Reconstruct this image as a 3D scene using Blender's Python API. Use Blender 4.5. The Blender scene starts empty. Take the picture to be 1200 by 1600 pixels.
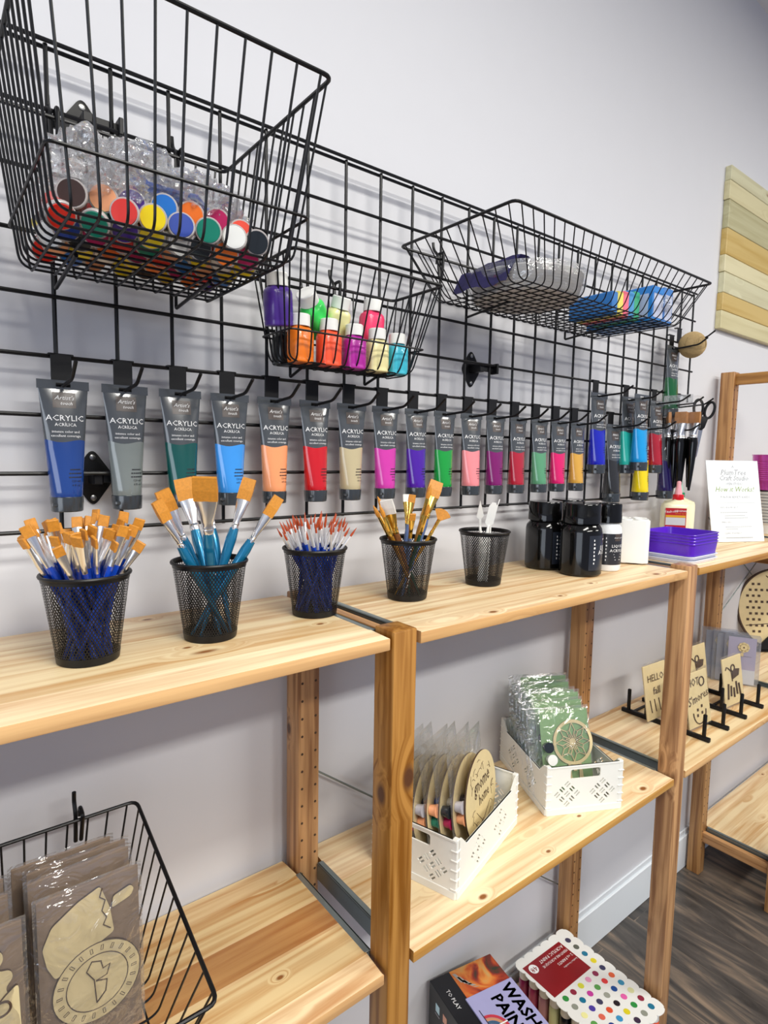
import bpy, bmesh, math, random
from mathutils import Vector, Matrix, noise
PI = math.pi
random.seed(7)
S = bpy.context.scene
COL = S.collection

# ------------------------------------------------------------------ camera
cam_d = bpy.data.cameras.new('camera'); cam = bpy.data.objects.new('camera', cam_d); COL.objects.link(cam)
CAM = Vector((-0.15084, -0.89313, -0.50133)); YAW, PITCH, ROLL, FPX = 0.667542, -0.096099, 0.017008, 926.686
_f = Vector((math.cos(PITCH)*math.sin(YAW), math.cos(PITCH)*math.cos(YAW), math.sin(PITCH)))
_r = Vector((math.cos(YAW), -math.sin(YAW), 0)); _u = _r.cross(_f)
_r2 = math.cos(ROLL)*_r + math.sin(ROLL)*_u; _u2 = -math.sin(ROLL)*_r + math.cos(ROLL)*_u
M = Matrix((_r2, _u2, -_f)).transposed().to_4x4(); M.translation = CAM
cam.matrix_world = M
cam_d.sensor_fit = 'HORIZONTAL'; cam_d.sensor_width = 36; cam_d.lens = FPX*36/1200
cam_d.clip_start = 0.02; cam_d.clip_end = 60
S.camera = cam

# ------------------------------------------------------------------ light
W = bpy.data.worlds.new('world'); S.world = W; W.use_nodes = True
W.node_tree.nodes['Background'].inputs[0].default_value = (0.70, 0.76, 1.0, 1)
W.node_tree.nodes['Background'].inputs[1].default_value = 0.36
def area(name, loc, size, power, color, rot=(0, 0, 0)):
    d = bpy.data.lights.new(name, 'AREA'); d.shape = 'RECTANGLE'; d.size, d.size_y = size; d.energy = power; d.color = color
    o = bpy.data.objects.new(name, d); o.location = loc; o.rotation_euler = rot; COL.objects.link(o); return o
# ceiling fluorescent troffers of the shop (rows parallel to the shelf wall) and the shop window
area('ceiling_light', (0.2, -1.55, 1.00), (1.2, 0.30), 34, (1.0, 0.975, 0.90))
area('ceiling_light', (2.6, -1.55, 1.00), (1.2, 0.30), 28, (1.0, 0.975, 0.90))
area('ceiling_light', (0.6, -3.0, 1.00), (1.6, 0.30), 74, (1.0, 0.975, 0.91))
area('ceiling_light', (3.6, -3.0, 1.00), (1.6, 0.30), 50, (1.0, 0.975, 0.91))
area('shop_window_light', (-3.2, -2.2, -0.3), (2.6, 1.8), 40, (0.82, 0.9, 1.0), (PI/2, 0, -PI/2+0.15))
S.view_settings.view_transform = 'Standard'; S.view_settings.look = 'None'; S.view_settings.gamma = 1
S.view_settings.exposure = 0.26
S.view_settings.use_curve_mapping = False
S.cycles.transparent_max_bounces = 40; S.cycles.max_bounces = 10

# ------------------------------------------------------------------ materials
def burnt_edges(me, ax=1):
    """laser-cut plywood: the cut sides are charred dark"""
    if M_PLYD.name not in [m.name for m in me.materials]: me.materials.append(M_PLYD)
    k = [m.name for m in me.materials].index(M_PLYD.name)
    for p in me.polygons:
        if abs(p.normal[ax]) < 0.5: p.material_index = k
    return me
def new_mat(name):
    m = bpy.data.materials.new(name); m.use_nodes = True
    return m, m.node_tree.nodes, m.node_tree.links, m.node_tree.nodes['Principled BSDF']
def mat(name, col, rough=0.5, metal=0.0, coat=0.0, trans=0.0, var=0.06, scale=60, bump=0.0, emis=None, spec=0.5, sheen=0):
    m, n, l, b = new_mat(name)
    b.inputs['Roughness'].default_value = rough; b.inputs['Metallic'].default_value = metal
    b.inputs['Coat Weight'].default_value = coat; b.inputs['Coat Roughness'].default_value = 0.08
    b.inputs['Transmission Weight'].default_value = trans
    b.inputs['Specular IOR Level'].default_value = spec
    tc = n.new('ShaderNodeTexCoord'); nz = n.new('ShaderNodeTexNoise'); nz.inputs['Scale'].default_value = scale; nz.inputs['Detail'].default_value = 4
    l.new(tc.outputs['Object'], nz.inputs['Vector'])
    mx = n.new('ShaderNodeMix'); mx.data_type = 'RGBA'
    mx.inputs[6].default_value = (*[c*(1-var) for c in col], 1); mx.inputs[7].default_value = (*[min(1, c*(1+var)) for c in col], 1)
    l.new(nz.outputs[0], mx.inputs[0]); l.new(mx.outputs[2], b.inputs['Base Color'])
    if bump:
        bp = n.new('ShaderNodeBump'); bp.inputs['Strength'].default_value = bump; bp.inputs['Distance'].default_value = 0.002
        l.new(nz.outputs[0], bp.inputs['Height']); l.new(bp.outputs[0], b.inputs['Normal'])
    return m
def hx(h):
    v = [int(h[i:i+2], 16)/255 for i in (0, 2, 4)]
    return tuple(c/12.92 if c <= 0.04045 else ((c+0.055)/1.055)**2.4 for c in v)
def wood(name, light, dark, knot, axis='X', stave=0.055, knots=0.5, contrast=1.0, rough=0.42, off=(0, 0, 0), freq=1.0, marks=(), dark_stave=None):
    m, n, l, b = new_mat(name)
    b.inputs['Roughness'].default_value = rough; b.inputs['Coat Weight'].default_value = 0.12; b.inputs['Coat Roughness'].default_value = 0.25
    tc = n.new('ShaderNodeTexCoord'); sp = n.new('ShaderNodeSeparateXYZ')
    ad = n.new('ShaderNodeVectorMath'); ad.operation = 'ADD'; ad.inputs[1].default_value = off
    oi = n.new('ShaderNodeObjectInfo'); ml = n.new('ShaderNodeVectorMath'); ml.operation = 'SCALE'; ml.inputs['Scale'].default_value = 3.7
    cb0 = n.new('ShaderNodeCombineXYZ'); l.new(oi.outputs['Random'], cb0.inputs[0]); l.new(oi.outputs['Random'], cb0.inputs[1]); l.new(oi.outputs['Random'], cb0.inputs[2])
    l.new(cb0.outputs[0], ml.inputs[0])
    ad2 = n.new('ShaderNodeVectorMath'); ad2.operation = 'ADD'
    l.new(tc.outputs['Object'], ad.inputs[0]); l.new(ad.outputs[0], ad2.inputs[0]); l.new(ml.outputs[0], ad2.inputs[1]); l.new(ad2.outputs[0], sp.inputs[0])
    g, a, c = {'X': (0, 1, 2), 'Y': (1, 0, 2), 'Z': (2, 0, 1)}[axis]
    def math_(op, x, y=None):
        k = n.new('ShaderNodeMath'); k.operation = op
        for i, v in enumerate((x, y)):
            if v is None: continue
            if hasattr(v, 'links'): l.new(v, k.inputs[i])
            else: k.inputs[i].default_value = v
        return k.outputs[0]
    G, A, Cc = sp.outputs[g], sp.outputs[a], sp.outputs[c]
    st = math_('FLOOR', math_('DIVIDE', A, stave))
    wn = n.new('ShaderNodeTexWhiteNoise'); wn.noise_dimensions = '1D'; l.new(st, wn.inputs['W'])
    gs = math_('ADD', G, math_('MULTIPLY', wn.outputs[0], 5.0))
    cv = n.new('ShaderNodeCombineXYZ'); l.new(math_('MULTIPLY', gs, 2.2*freq), cv.inputs[0]); l.new(math_('MULTIPLY', A, 55*freq), cv.inputs[1]); l.new(math_('MULTIPLY', Cc, 55*freq), cv.inputs[2])
    # knots bend the grain
    kv = n.new('ShaderNodeCombineXYZ'); l.new(math_('MULTIPLY', gs, 5.0), kv.inputs[0]); l.new(math_('MULTIPLY', A, 15.0), kv.inputs[1]); l.new(math_('MULTIPLY', Cc, 15.0), kv.inputs[2])
    vo = n.new('ShaderNodeTexVoronoi'); vo.inputs['Scale'].default_value = 1.0; l.new(kv.outputs[0], vo.inputs['Vector'])
    vs = n.new('ShaderNodeSeparateColor'); l.new(vo.outputs['Color'], vs.inputs[0])
    on = math_('LESS_THAN', vs.outputs[0], knots)
    near = math_('MULTIPLY', math_('SUBTRACT', 1.0, math_('MINIMUM', math_('MULTIPLY', vo.outputs['Distance'], 3.0), 1.0)), on)
    warp = n.new('ShaderNodeVectorMath'); warp.operation = 'ADD'; wv = n.new('ShaderNodeCombineXYZ'); l.new(math_('MULTIPLY', near, 2.6), wv.inputs[1])
    l.new(cv.outputs[0], warp.inputs[0]); l.new(wv.outputs[0], warp.inputs[1])
    nz = n.new('ShaderNodeTexNoise'); nz.inputs['Scale'].default_value = 1; nz.inputs['Detail'].default_value = 5; nz.inputs['Distortion'].default_value = 0.6
    l.new(warp.outputs[0], nz.inputs['Vector'])
    cr = n.new('ShaderNodeValToRGB'); cr.color_ramp.elements[0].position = 0.40; cr.color_ramp.elements[0].color = (*light, 1)
    cr.color_ramp.elements[1].position = 0.40+0.32/contrast; cr.color_ramp.elements[1].color = (*dark, 1)
    l.new(nz.outputs[0], cr.inputs[0])
    hs = n.new('ShaderNodeHueSaturation'); l.new(cr.outputs[0], hs.inputs['Color'])
    l.new(math_('ADD', math_('MULTIPLY', wn.outputs[0], 0.26), 0.86), hs.inputs['Value'])
    l.new(math_('ADD', math_('MULTIPLY', wn.outputs[0], -0.2), 1.1), hs.inputs['Saturation'])
    for (kx, ky, kz, kr_) in marks:      # single knots at their own place on the board
        sb = n.new('ShaderNodeVectorMath'); sb.operation = 'SUBTRACT'; sb.inputs[1].default_value = (kx, ky, kz); l.new(tc.outputs['Object'], sb.inputs[0])
        sc_ = n.new('ShaderNodeVectorMath'); sc_.operation = 'MULTIPLY'; q = [1/kr_]*3; q[g] = 1/(kr_*1.7); sc_.inputs[1].default_value = q; l.new(sb.outputs[0], sc_.inputs[0])
        ln = n.new('ShaderNodeVectorMath'); ln.operation = 'LENGTH'; l.new(sc_.outputs[0], ln.inputs[0])
        near = math_('MAXIMUM', near, math_('SUBTRACT', 1.0, math_('MINIMUM', math_('MULTIPLY', ln.outputs['Value'], 0.33), 1.0)))
    l.new(math_('MULTIPLY', near, 2.6), wv.inputs[1])
    col_out = hs.outputs[0]
    if dark_stave:
        s3 = n.new('ShaderNodeSeparateXYZ'); l.new(tc.outputs['Object'], s3.inputs[0])
        inb = math_('MULTIPLY', math_('GREATER_THAN', s3.outputs[a], dark_stave[0]), math_('LESS_THAN', s3.outputs[a], dark_stave[1]))
        md = n.new('ShaderNodeMix'); md.data_type = 'RGBA'; md.blend_type = 'MULTIPLY'; md.inputs[7].default_value = (0.62, 0.42, 0.26, 1)
        l.new(inb, md.inputs[0]); l.new(col_out, md.inputs[6]); col_out = md.outputs[2]
    kr = n.new('ShaderNodeMapRange'); kr.inputs[1].default_value = 0.62; kr.inputs[2].default_value = 0.82; l.new(near, kr.inputs[0])
    mx = n.new('ShaderNodeMix'); mx.data_type = 'RGBA'; mx.inputs[7].default_value = (*knot, 1)
    l.new(kr.outputs[0], mx.inputs[0]); l.new(col_out, mx.inputs[6]); l.new(mx.outputs[2], b.inputs['Base Color'])
    bp = n.new('ShaderNodeBump'); bp.inputs['Strength'].default_value = 0.12; bp.inputs['Distance'].default_value = 0.001
    l.new(nz.outputs[0], bp.inputs['Height']); l.new(bp.outputs[0], b.inputs['Normal'])
    return m
def film(name, tint=(1, 1, 1), amount=0.25, rough=0.08, wrinkle=0.8, scale=70, milky=0.04, fres=0.6):
    """thin clear plastic: mostly see-through with wrinkled sharp reflections"""
    m, n, l, b = new_mat(name); n.remove(b)
    out = n['Material Output']; tr = n.new('ShaderNodeBsdfTransparent'); tr.inputs[0].default_value = (*tint, 1)
    gl = n.new('ShaderNodeBsdfGlossy'); gl.inputs['Roughness'].default_value = rough; gl.inputs[0].default_value = (1, 1, 1, 1)
    df = n.new('ShaderNodeBsdfDiffuse'); df.inputs[0].default_value = (0.8, 0.82, 0.84, 1)
    tc = n.new('ShaderNodeTexCoord'); nz = n.new('ShaderNodeTexNoise'); nz.inputs['Scale'].default_value = scale; nz.inputs['Detail'].default_value = 3; nz.inputs['Distortion'].default_value = 1.5
    bp = n.new('ShaderNodeBump'); bp.inputs['Strength'].default_value = wrinkle; bp.inputs['Distance'].default_value = 0.01
    l.new(tc.outputs['Object'], nz.inputs['Vector']); l.new(nz.outputs[0], bp.inputs['Height']); l.new(bp.outputs[0], gl.inputs['Normal'])
    lw = n.new('ShaderNodeLayerWeight'); lw.inputs[0].default_value = 0.35; l.new(bp.outputs[0], lw.inputs['Normal'])
    k = n.new('ShaderNodeMath'); k.operation = 'MULTIPLY_ADD'; k.inputs[1].default_value = fres; k.inputs[2].default_value = amount; l.new(lw.outputs['Fresnel'], k.inputs[0]); k.use_clamp = True
    m1 = n.new('ShaderNodeMixShader'); m1.inputs[0].default_value = milky; l.new(tr.outputs[0], m1.inputs[1]); l.new(df.outputs[0], m1.inputs[2])
    m2 = n.new('ShaderNodeMixShader'); l.new(k.outputs[0], m2.inputs[0]); l.new(m1.outputs[0], m2.inputs[1]); l.new(gl.outputs[0], m2.inputs[2])
    l.new(m2.outputs[0], out.inputs[0])
    return m

M_WALL = mat('wall_paint', hx('d6d6da'), 0.75, var=0.012, scale=14, bump=0.05)
M_CEIL = mat('ceiling_paint', hx('e4e4e6'), 0.9, var=0.01)
M_BASE = mat('baseboard_paint', hx('e3e9ee'), 0.35, var=0.02, scale=12)
M_TOP = wood('shelf_pine', hx('f0dab0'), hx('cb9c66'), hx('8a5526'), 'X', 0.062, 0.42, 1.0, marks=((0.574, 0.276, 0, 0.005), (0.576, 0.118, 0, 0.004), (0.77, 0.112, 0, 0.004)))
M_TOP2 = wood('shelf_pine_b', hx('f0dab0'), hx('cb9c66'), hx('8a5526'), 'X', 0.062, 0.42, 1.0, marks=((0.175, 0.015, 0, 0.006), (0.361, 0.02, 0, 0.004), (0.712, 0.023, 0, 0.007), (0.505, 0.050, 0, 0.004)))
M_TOPD = wood('shelf_pine_dark_stave', hx('e6cb9a'), hx('c08b52'), hx('8a5526'), 'X', 0.070, 0.35, 1.2, marks=((0.69, 0.085, 0, 0.004),), dark_stave=(0.118, 0.180))
M_EDGE = wood('shelf_edge_pine', hx('d9a968'), hx('b27c40'), hx('6d3d1c'), 'X', 0.5, 0.3)
M_POST = wood('post_pine', hx('bf8d55'), hx('89592b'), hx('573217'), 'Z', 0.5, 0.40, 1.5, freq=1.2)
M_POSTK = wood('post_pine_knotty', hx('bf8d55'), hx('89592b'), hx('573217'), 'Z', 0.5, 0.40, 1.5, freq=1.2, marks=((0.032, -0.285, 1.040, 0.0125), (0.0, -0.262, 1.015, 0.0105), (0.0, 0.006, 1.010, 0.008)))
M_POSTD = wood('dark_post_pine', hx('b27838'), hx('83501f'), hx('4d2912'), 'Z', 0.5, 0.2, 1.0)
M_RAIL = wood('rail_pine', hx('bf8d55'), hx('89592b'), hx('573217'), 'Y', 0.5, 0.2, 1.2)
M_PANEL = [wood('panel_board_%s' % k, hx(a), hx(c), hx('8a5c30'), 'X', 0.4, 0.42, 0.8, freq=0.6) for k, a, c in (('pale', 'd6cca0', 'beb07c'), ('warm', 'dcc182', 'c39f55'), ('grey', 'cfcaa4', 'b3aa80'))]
M_BLACK = mat('black_wire_coating', (0.004, 0.004, 0.005), 0.38, coat=0.0, var=0.1, spec=0.35)
M_BLKP = mat('black_plastic', (0.004, 0.004, 0.005), 0.45, var=0.1, spec=0.3)
M_GLOSSBLK = mat('gloss_black_plastic', (0.003, 0.003, 0.003), 0.10, coat=0.0, spec=0.45)
M_STEEL = mat('galvanized_rail', hx('8f9a9a'), 0.35, metal=0.75, var=0.05)
M_SCREW = mat('screw_steel', (0.35, 0.35, 0.34), 0.3, metal=1)
M_CHROME = mat('ferrule_aluminium', (0.88, 0.88, 0.88), 0.26, metal=1.0, var=0.04)
M_GOLD = mat('ferrule_brass', (0.86, 0.56, 0.12), 0.18, metal=1.0, var=0.04)
M_BRIS = mat('golden_bristles', hx('d08a2c'), 0.5, var=0.3, scale=300)
M_BRISO = mat('orange_bristles', hx('b8481c'), 0.5, var=0.3, scale=300)
M_BRISW = mat('white_bristles', hx('e9e6e0'), 0.5, var=0.1, scale=300)
M_BLUEH = mat('blue_handle', hx('1243b4'), 0.22, coat=0.5)
M_TEALH = mat('metallic_teal_handle', hx('1a7ba6'), 0.22, metal=0.45, coat=0.6)
M_WHITE = mat('white_plastic', hx('f0f0ec'), 0.35, var=0.01)
M_CRATE = mat('white_crate_plastic', hx('efeee6'), 0.38, var=0.01)
M_TXTW = mat('white_print', (0.85, 0.85, 0.85), 0.4)
M_TXTK = mat('black_print', (0.015, 0.015, 0.02), 0.4)
M_TXTG = mat('grey_print', (0.33, 0.33, 0.35), 0.5)
M_TXTGR = mat('green_print', hx('8ea45e'), 0.5)
M_SLEEVE = mat('tube_grey_sleeve', hx('484c50'), 0.18, coat=0.8, var=0.05)
M_CAP = mat('tube_grey_cap', hx('33383c'), 0.22, coat=0.6, var=0.05)
M_LOGO = mat('brown_label_patch', hx('4c423e'), 0.3)
M_FILM = film('clear_plastic_film', amount=0.14, wrinkle=0.7, scale=34, milky=0.15, fres=0.5)
M_FILM2 = film('clear_plastic_film_flat', amount=0.03, wrinkle=0.30, scale=16, milky=0.015, fres=0.16, rough=0.05)
M_FILM3 = film('clear_bag_film', amount=0.09, wrinkle=0.9, scale=22, milky=0.04, fres=0.42, rough=0.09)
M_PLY = mat('laser_cut_plywood', hx('d8c494'), 0.6, var=0.10, scale=40)
M_PLYD = mat('burnt_plywood_edge', hx('4a3524'), 0.7)
M_KRAFT = mat('brown_kraft_card', hx('87705a'), 0.7, var=0.05)
M_SAGE = mat('sage_green_card', hx('7fa36b'), 0.55, var=0.04)
_cc = {}
def cm(h, rough=0.25, coat=0.3, metal=0, trans=0, name='paint'):
    k = (h, rough, metal, trans)
    if k not in _cc: _cc[k] = mat('%s_%s' % (name, h), hx(h), rough, metal, coat, trans, var=0.04)
    return _cc[k]

# floor: grey-brown wood-look vinyl
def floor_mat():
    m, n, l, b = new_mat('dark_vinyl_plank'); b.inputs['Roughness'].default_value = 0.35
    tc = n.new('ShaderNodeTexCoord'); mp = n.new('ShaderNodeMapping'); mp.inputs['Rotation'].default_value[2] = PI/2
    l.new(tc.outputs['Object'], mp.inputs[0])
    br = n.new('ShaderNodeTexBrick'); br.inputs['Scale'].default_value = 1; br.inputs['Brick Width'].default_value = 1.2; br.inputs['Row Height'].default_value = 0.18
    br.inputs['Mortar Size'].default_value = 0.0015; br.inputs['Color1'].default_value = (0.2, 0.2, 0.2, 1); br.inputs['Color2'].default_value = (0.8, 0.8, 0.8, 1); br.inputs['Mortar'].default_value = (0, 0, 0, 1)
    l.new(mp.outputs[0], br.inputs[0])
    m2 = n.new('ShaderNodeMapping'); m2.inputs['Scale'].default_value = (1.6, 9, 1); l.new(mp.outputs[0], m2.inputs[0])
    ad = n.new('ShaderNodeVectorMath'); ad.operation = 'ADD'; l.new(m2.outputs[0], ad.inputs[0]); l.new(br.outputs[0], ad.inputs[1])
    nz = n.new('ShaderNodeTexNoise'); nz.inputs['Scale'].default_value = 1.3; nz.inputs['Detail'].default_value = 8; nz.inputs['Distortion'].default_value = 1.6; nz.inputs['Roughness'].default_value = 0.6
    l.new(ad.outputs[0], nz.inputs['Vector'])
    cr = n.new('ShaderNodeValToRGB'); e = cr.color_ramp.elements; e[0].position = 0.3; e[0].color = (*hx('2e2d2c'), 1); e[1].position = 0.72; e[1].color = (*hx('8c7a68'), 1)
    k = e.new(0.5); k.color = (*hx('504b47'), 1)
    l.new(nz.outputs[0], cr.inputs[0]); l.new(cr.outputs[0], b.inputs['Base Color'])
    return m
M_FLOOR = floor_mat()

# ------------------------------------------------------------------ mesh helpers
class MB:
    def __init__(s): s.bm = bmesh.new(); s.mi = 0; s.mats = []
    def use(s, m):
        if m not in s.mats: s.mats.append(m)
        s.mi = s.mats.index(m); return s
    def _tag(s, faces, mi=None):
        for f in faces: f.material_index = s.mi if mi is None else mi
    def add(s, verts, faces, T=None):
        vs = [s.bm.verts.new(T @ Vector(v) if T else Vector(v)) for v in verts]
        out = []
        for f in faces:
            try: k = s.bm.faces.new([vs[i] for i in f]); k.material_index = s.mi; out.append(k)
            except ValueError: pass
        return vs, out
    def box(s, x0, x1, y0, y1, z0, z1, bev=0.0, T=None, seg=1):
        V = [(x, y, z) for x in (x0, x1) for y in (y0, y1) for z in (z0, z1)]
        F = [(0, 1, 3, 2), (4, 6, 7, 5), (0, 4, 5, 1), (2, 3, 7, 6), (0, 2, 6, 4), (1, 5, 7, 3)]
        vs, fs = s.add(V, F, T)
        if bev:
            r = bmesh.ops.bevel(s.bm, geom=list({e for f in fs for e in f.edges}), offset=bev, segments=seg, affect='EDGES', profile=0.5)
            s._tag(r['faces'])
        return s
    def prism(s, poly, z0, z1, T=None, bev=0.0):
        n = len(poly)
        V = [(p[0], p[1], z0) for p in poly]+[(p[0], p[1], z1) for p in poly]
        F = [tuple(range(n-1, -1, -1)), tuple(range(n, 2*n))]+[(i, (i+1) % n, n+(i+1) % n, n+i) for i in range(n)]
        vs, fs = s.add(V, F, T)
        if bev:
            es = [e for e in fs[0].edges]+[e for e in fs[1].edges]
            r = bmesh.ops.bevel(s.bm, geom=es, offset=bev, segments=2, affect='EDGES', profile=0.5); s._tag(r['faces'])
        return s
    def tube(s, pts, r, n=8, closed=False, T=None, caps=True):
        pts = [Vector(p) for p in pts]
        if T: pts = [T @ p for p in pts]
        N = len(pts); rr = r if isinstance(r, (list, tuple)) else [r]*N
        rings = []; ref = None
        for i, p in enumerate(pts):
            a = pts[(i-1) % N] if (closed or i > 0) else pts[i]; b = pts[(i+1) % N] if (closed or i < N-1) else pts[i]
            t = (b-a)
            if t.length < 1e-9: t = Vector((0, 0, 1))
            t.normalize()
            if ref is None:
                ref = t.orthogonal().normalized()
            else:
                ref = ref - t*ref.dot(t)
                if ref.length < 1e-6: ref = t.orthogonal()
                ref.normalize()
            bi = t.cross(ref)
            rings.append([s.bm.verts.new(p+rr[i]*(math.cos(2*PI*k/n)*ref+math.sin(2*PI*k/n)*bi)) for k in range(n)])
        for i in range(N if closed else N-1):
            A, B = rings[i], rings[(i+1) % N]
            off = 0
            if closed and i == N-1:
                off = min(range(n), key=lambda o: sum((A[k].co-B[(k+o) % n].co).length for k in range(n)))
            for k in range(n):
                f = s.bm.faces.new([A[k], A[(k+1) % n], B[(k+1+off) % n], B[(k+off) % n]]); f.material_index = s.mi
        if not closed and caps:
            for R_ in (rings[0][::-1], rings[-1]):
                f = s.bm.faces.new(R_); f.material_index = s.mi
        return s
    def lathe(s, prof, n=24, T=None, sx=1.0, sy=1.0, close=True):
        """prof: (r, z) from bottom to top"""
        rings = []
        for r, z in prof:
            if r < 1e-7: rings.append([s.bm.verts.new(T @ Vector((0, 0, z)) if T else Vector((0, 0, z)))])
            else:
                ring = []
                for k in range(n):
                    v = Vector((r*sx*math.cos(2*PI*k/n), r*sy*math.sin(2*PI*k/n), z)); ring.append(s.bm.verts.new(T @ v if T else v))
                rings.append(ring)
        for A, B in zip(rings, rings[1:]):
            for k in range(n):
                q = [A[k % len(A)], A[(k+1) % len(A)], B[(k+1) % len(B)], B[k % len(B)]]
                q2 = []
                for v in q:
                    if v not in q2: q2.append(v)
                if len(q2) > 2:
                    try: f = s.bm.faces.new(q2); f.material_index = s.mi
                    except ValueError: pass
        if close:
            for R_ in (rings[0][::-1], rings[-1]):
                if len(R_) > 2:
                    f = s.bm.faces.new(R_); f.material_index = s.mi
        return s
    def loft(s, rings, closed_ring=True, caps=True, flip=False):
        R_ = [[s.bm.verts.new(Vector(v)) for v in r] for r in rings]; n = len(R_[0])
        for A, B in zip(R_, R_[1:]):
            for k in range(n if closed_ring else n-1):
                f = s.bm.faces.new([A[k], A[(k+1) % n], B[(k+1) % n], B[k]]); f.material_index = s.mi
        if caps and closed_ring:
            for q in (R_[0][::-1], R_[-1]):
                f = s.bm.faces.new(q); f.material_index = s.mi
        return s
    def text(s, body, size, fn, align='CENTER', shear=0.0, sub=0):
        vs, fs = text_geo(body, size, align, shear)
        s.add([fn(x, y) for x, y in vs], fs); return s
    def mesh(s, name, mats=None, smooth=True, ang=0.6):
        bmesh.ops.recalc_face_normals(s.bm, faces=s.bm.faces)
        me = bpy.data.meshes.new(name); s.bm.to_mesh(me); s.bm.free()
        for m in (mats or s.mats): me.materials.append(m)
        if smooth and len(me.polygons):
            me.shade_smooth(); me.set_sharp_from_angle(angle=ang)
        return me
_tg = {}
def text_geo(body, size, align, shear):
    k = (body, size, align, shear)
    if k in _tg: return _tg[k]
    c = bpy.data.curves.new('txt', 'FONT'); c.body = body; c.size = size; c.align_x = align; c.shear = shear; c.resolution_u = 1; c.fill_mode = 'FRONT'
    o = bpy.data.objects.new('txt', c); COL.objects.link(o)
    dg = bpy.context.evaluated_depsgraph_get(); me = bpy.data.meshes.new_from_object(o.evaluated_get(dg))
    r = ([(v.co.x, v.co.y) for v in me.vertices], [tuple(p.vertices) for p in me.polygons])
    bpy.data.objects.remove(o); bpy.data.curves.remove(c); bpy.data.meshes.remove(me)
    _tg[k] = r; return r
def ob(name, mb, m=None, parent=None, loc=None, rot=None, smooth=True, ang=0.6):
    me = mb if isinstance(mb, bpy.types.Mesh) else mb.mesh(name, [m] if m is not None and not isinstance(m, list) else m, smooth, ang)
    o = bpy.data.objects.new(name, me); COL.objects.link(o)
    if parent: o.parent = parent
    if loc is not None: o.location = loc
    if rot is not None: o.rotation_euler = rot
    return o
def tag(o, label=None, cat=None, group=None, kind=None):
    if label: o['label'] = label
    if cat: o['category'] = cat
    if group: o['group'] = group
    if kind: o['kind'] = kind
    return o
def thing(name, label, cat, loc=(0, 0, 0), rot=(0, 0, 0), group=None):
    o = bpy.data.objects.new(name, None); o.empty_display_size = 0.02; COL.objects.link(o); o.location = loc; o.rotation_euler = rot
    return tag(o, label, cat, group)
def dup(root, loc, rot=None, label=None, group=None, scale=None):
    r = root.copy(); COL.objects.link(r); r.location = loc
    if rot is not None: r.rotation_euler = rot
    if scale is not None: r.scale = scale
    if label: r['label'] = label
    if group: r['group'] = group
    for ch in list(root.children):
        c = ch.copy(); COL.objects.link(c); c.parent = r
        for g in list(ch.children):
            d = g.copy(); COL.objects.link(d); d.parent = c
    return r
def lerp(a, b, t): return a+(b-a)*t
def fillet(pts, rad, seg=4):
    pts = [Vector(p) for p in pts]; out = [pts[0]]
    for a, b, c in zip(pts, pts[1:], pts[2:]):
        u = (a-b); v = (c-b); r = min(rad, u.length*0.45, v.length*0.45); u.normalize(); v.normalize()
        p, q = b+u*r, b+v*r
        for i in range(seg+1):
            t = i/seg; out.append((1-t)**2*p+2*t*(1-t)*b+t*t*q)
    out.append(pts[-1]); return out
def fillet_closed(pts, rad, seg=4):
    n = len(pts); o = []
    for i in range(n):
        a, b, c = Vector(pts[i-1]), Vector(pts[i]), Vector(pts[(i+1) % n]); u = a-b; v = c-b; r = min(rad, u.length*0.45, v.length*0.45); u.normalize(); v.normalize()
        p, q = b+u*r, b+v*r
        o += [(1-t/seg)**2*p+2*(t/seg)*(1-t/seg)*b+(t/seg)**2*q for t in range(seg+1)]
    return o

# ================================================================== the setting
WY = 0.035      # face of the shelf wall
FZ = -2.0       # floor
CZ = 1.033      # ceiling
TS = -0.7485    # top shelves
tag(ob('wall_back', MB().box(-3.2, 6.5, WY, WY+0.1, FZ, CZ), M_WALL, smooth=False), kind='structure')
tag(ob('floor', MB().box(-3.2, 6.5, -5.0, WY, FZ-0.05, FZ), M_FLOOR, smooth=False), kind='structure')
tag(ob('ceiling', MB().box(-3.2, 6.5, -5.0, WY+0.1, CZ, CZ+0.06), M_CEIL, smooth=False), kind='structure')
bb = MB().box(-3.2, 6.5, WY-0.012, WY, FZ, FZ+0.125, 0.002)
bb.box(-3.2, 6.5, WY-0.006, WY, FZ+0.125, FZ+0.145, 0.002)
tag(ob('baseboard_back', bb, M_BASE), kind='structure')

# ================================================================== pine shelving
F, B = -0.285, 0.015
def post_mb(x0, y0, ztop, holes, dx=0.042, dy=0.044, zbot=FZ):
    mb = MB().use(M_POST).box(x0, x0+dx, y0, y0+dy, zbot, ztop, 0.0025, seg=2)
    if holes:
        mb.use(M_PLYD)
        for i in range(int((ztop-zbot-0.1)/0.032)):
            z = ztop-0.06-i*0.032
            for xx in (x0+0.007, x0+dx-0.008):
                mb.lathe([(0.0024, 0), (0.0024, 0.0004)], 8, Matrix.Translation((xx, y0, z)) @ Matrix.Rotation(PI/2, 4, 'X'))
    return mb
def upright(name, label, x0, ztop, rails, group='upright side frames of the pine shelving', m=None):
    t = thing(name, label, 'shelf frame', (x0, 0, FZ), group=group)
    for y0 in (F, B-0.044):
        mb = post_mb(0, y0, ztop-FZ, y0 > F, zbot=0)
        o = ob('post', mb, None, t)
        if m: o.data.materials[0] = m
    for z in rails:
        ob('crossbar', MB().use(M_RAIL).box(0.012, 0.030, F+0.04, B-0.04, z-FZ-0.036, z-FZ, 0.0015), None, t)
    return t
upright('shelf_side_frame', 'pine side frame at the join of the two nearest top shelves', 0.350, -0.742, (-0.7515, -1.85), m=M_POSTK)
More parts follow.
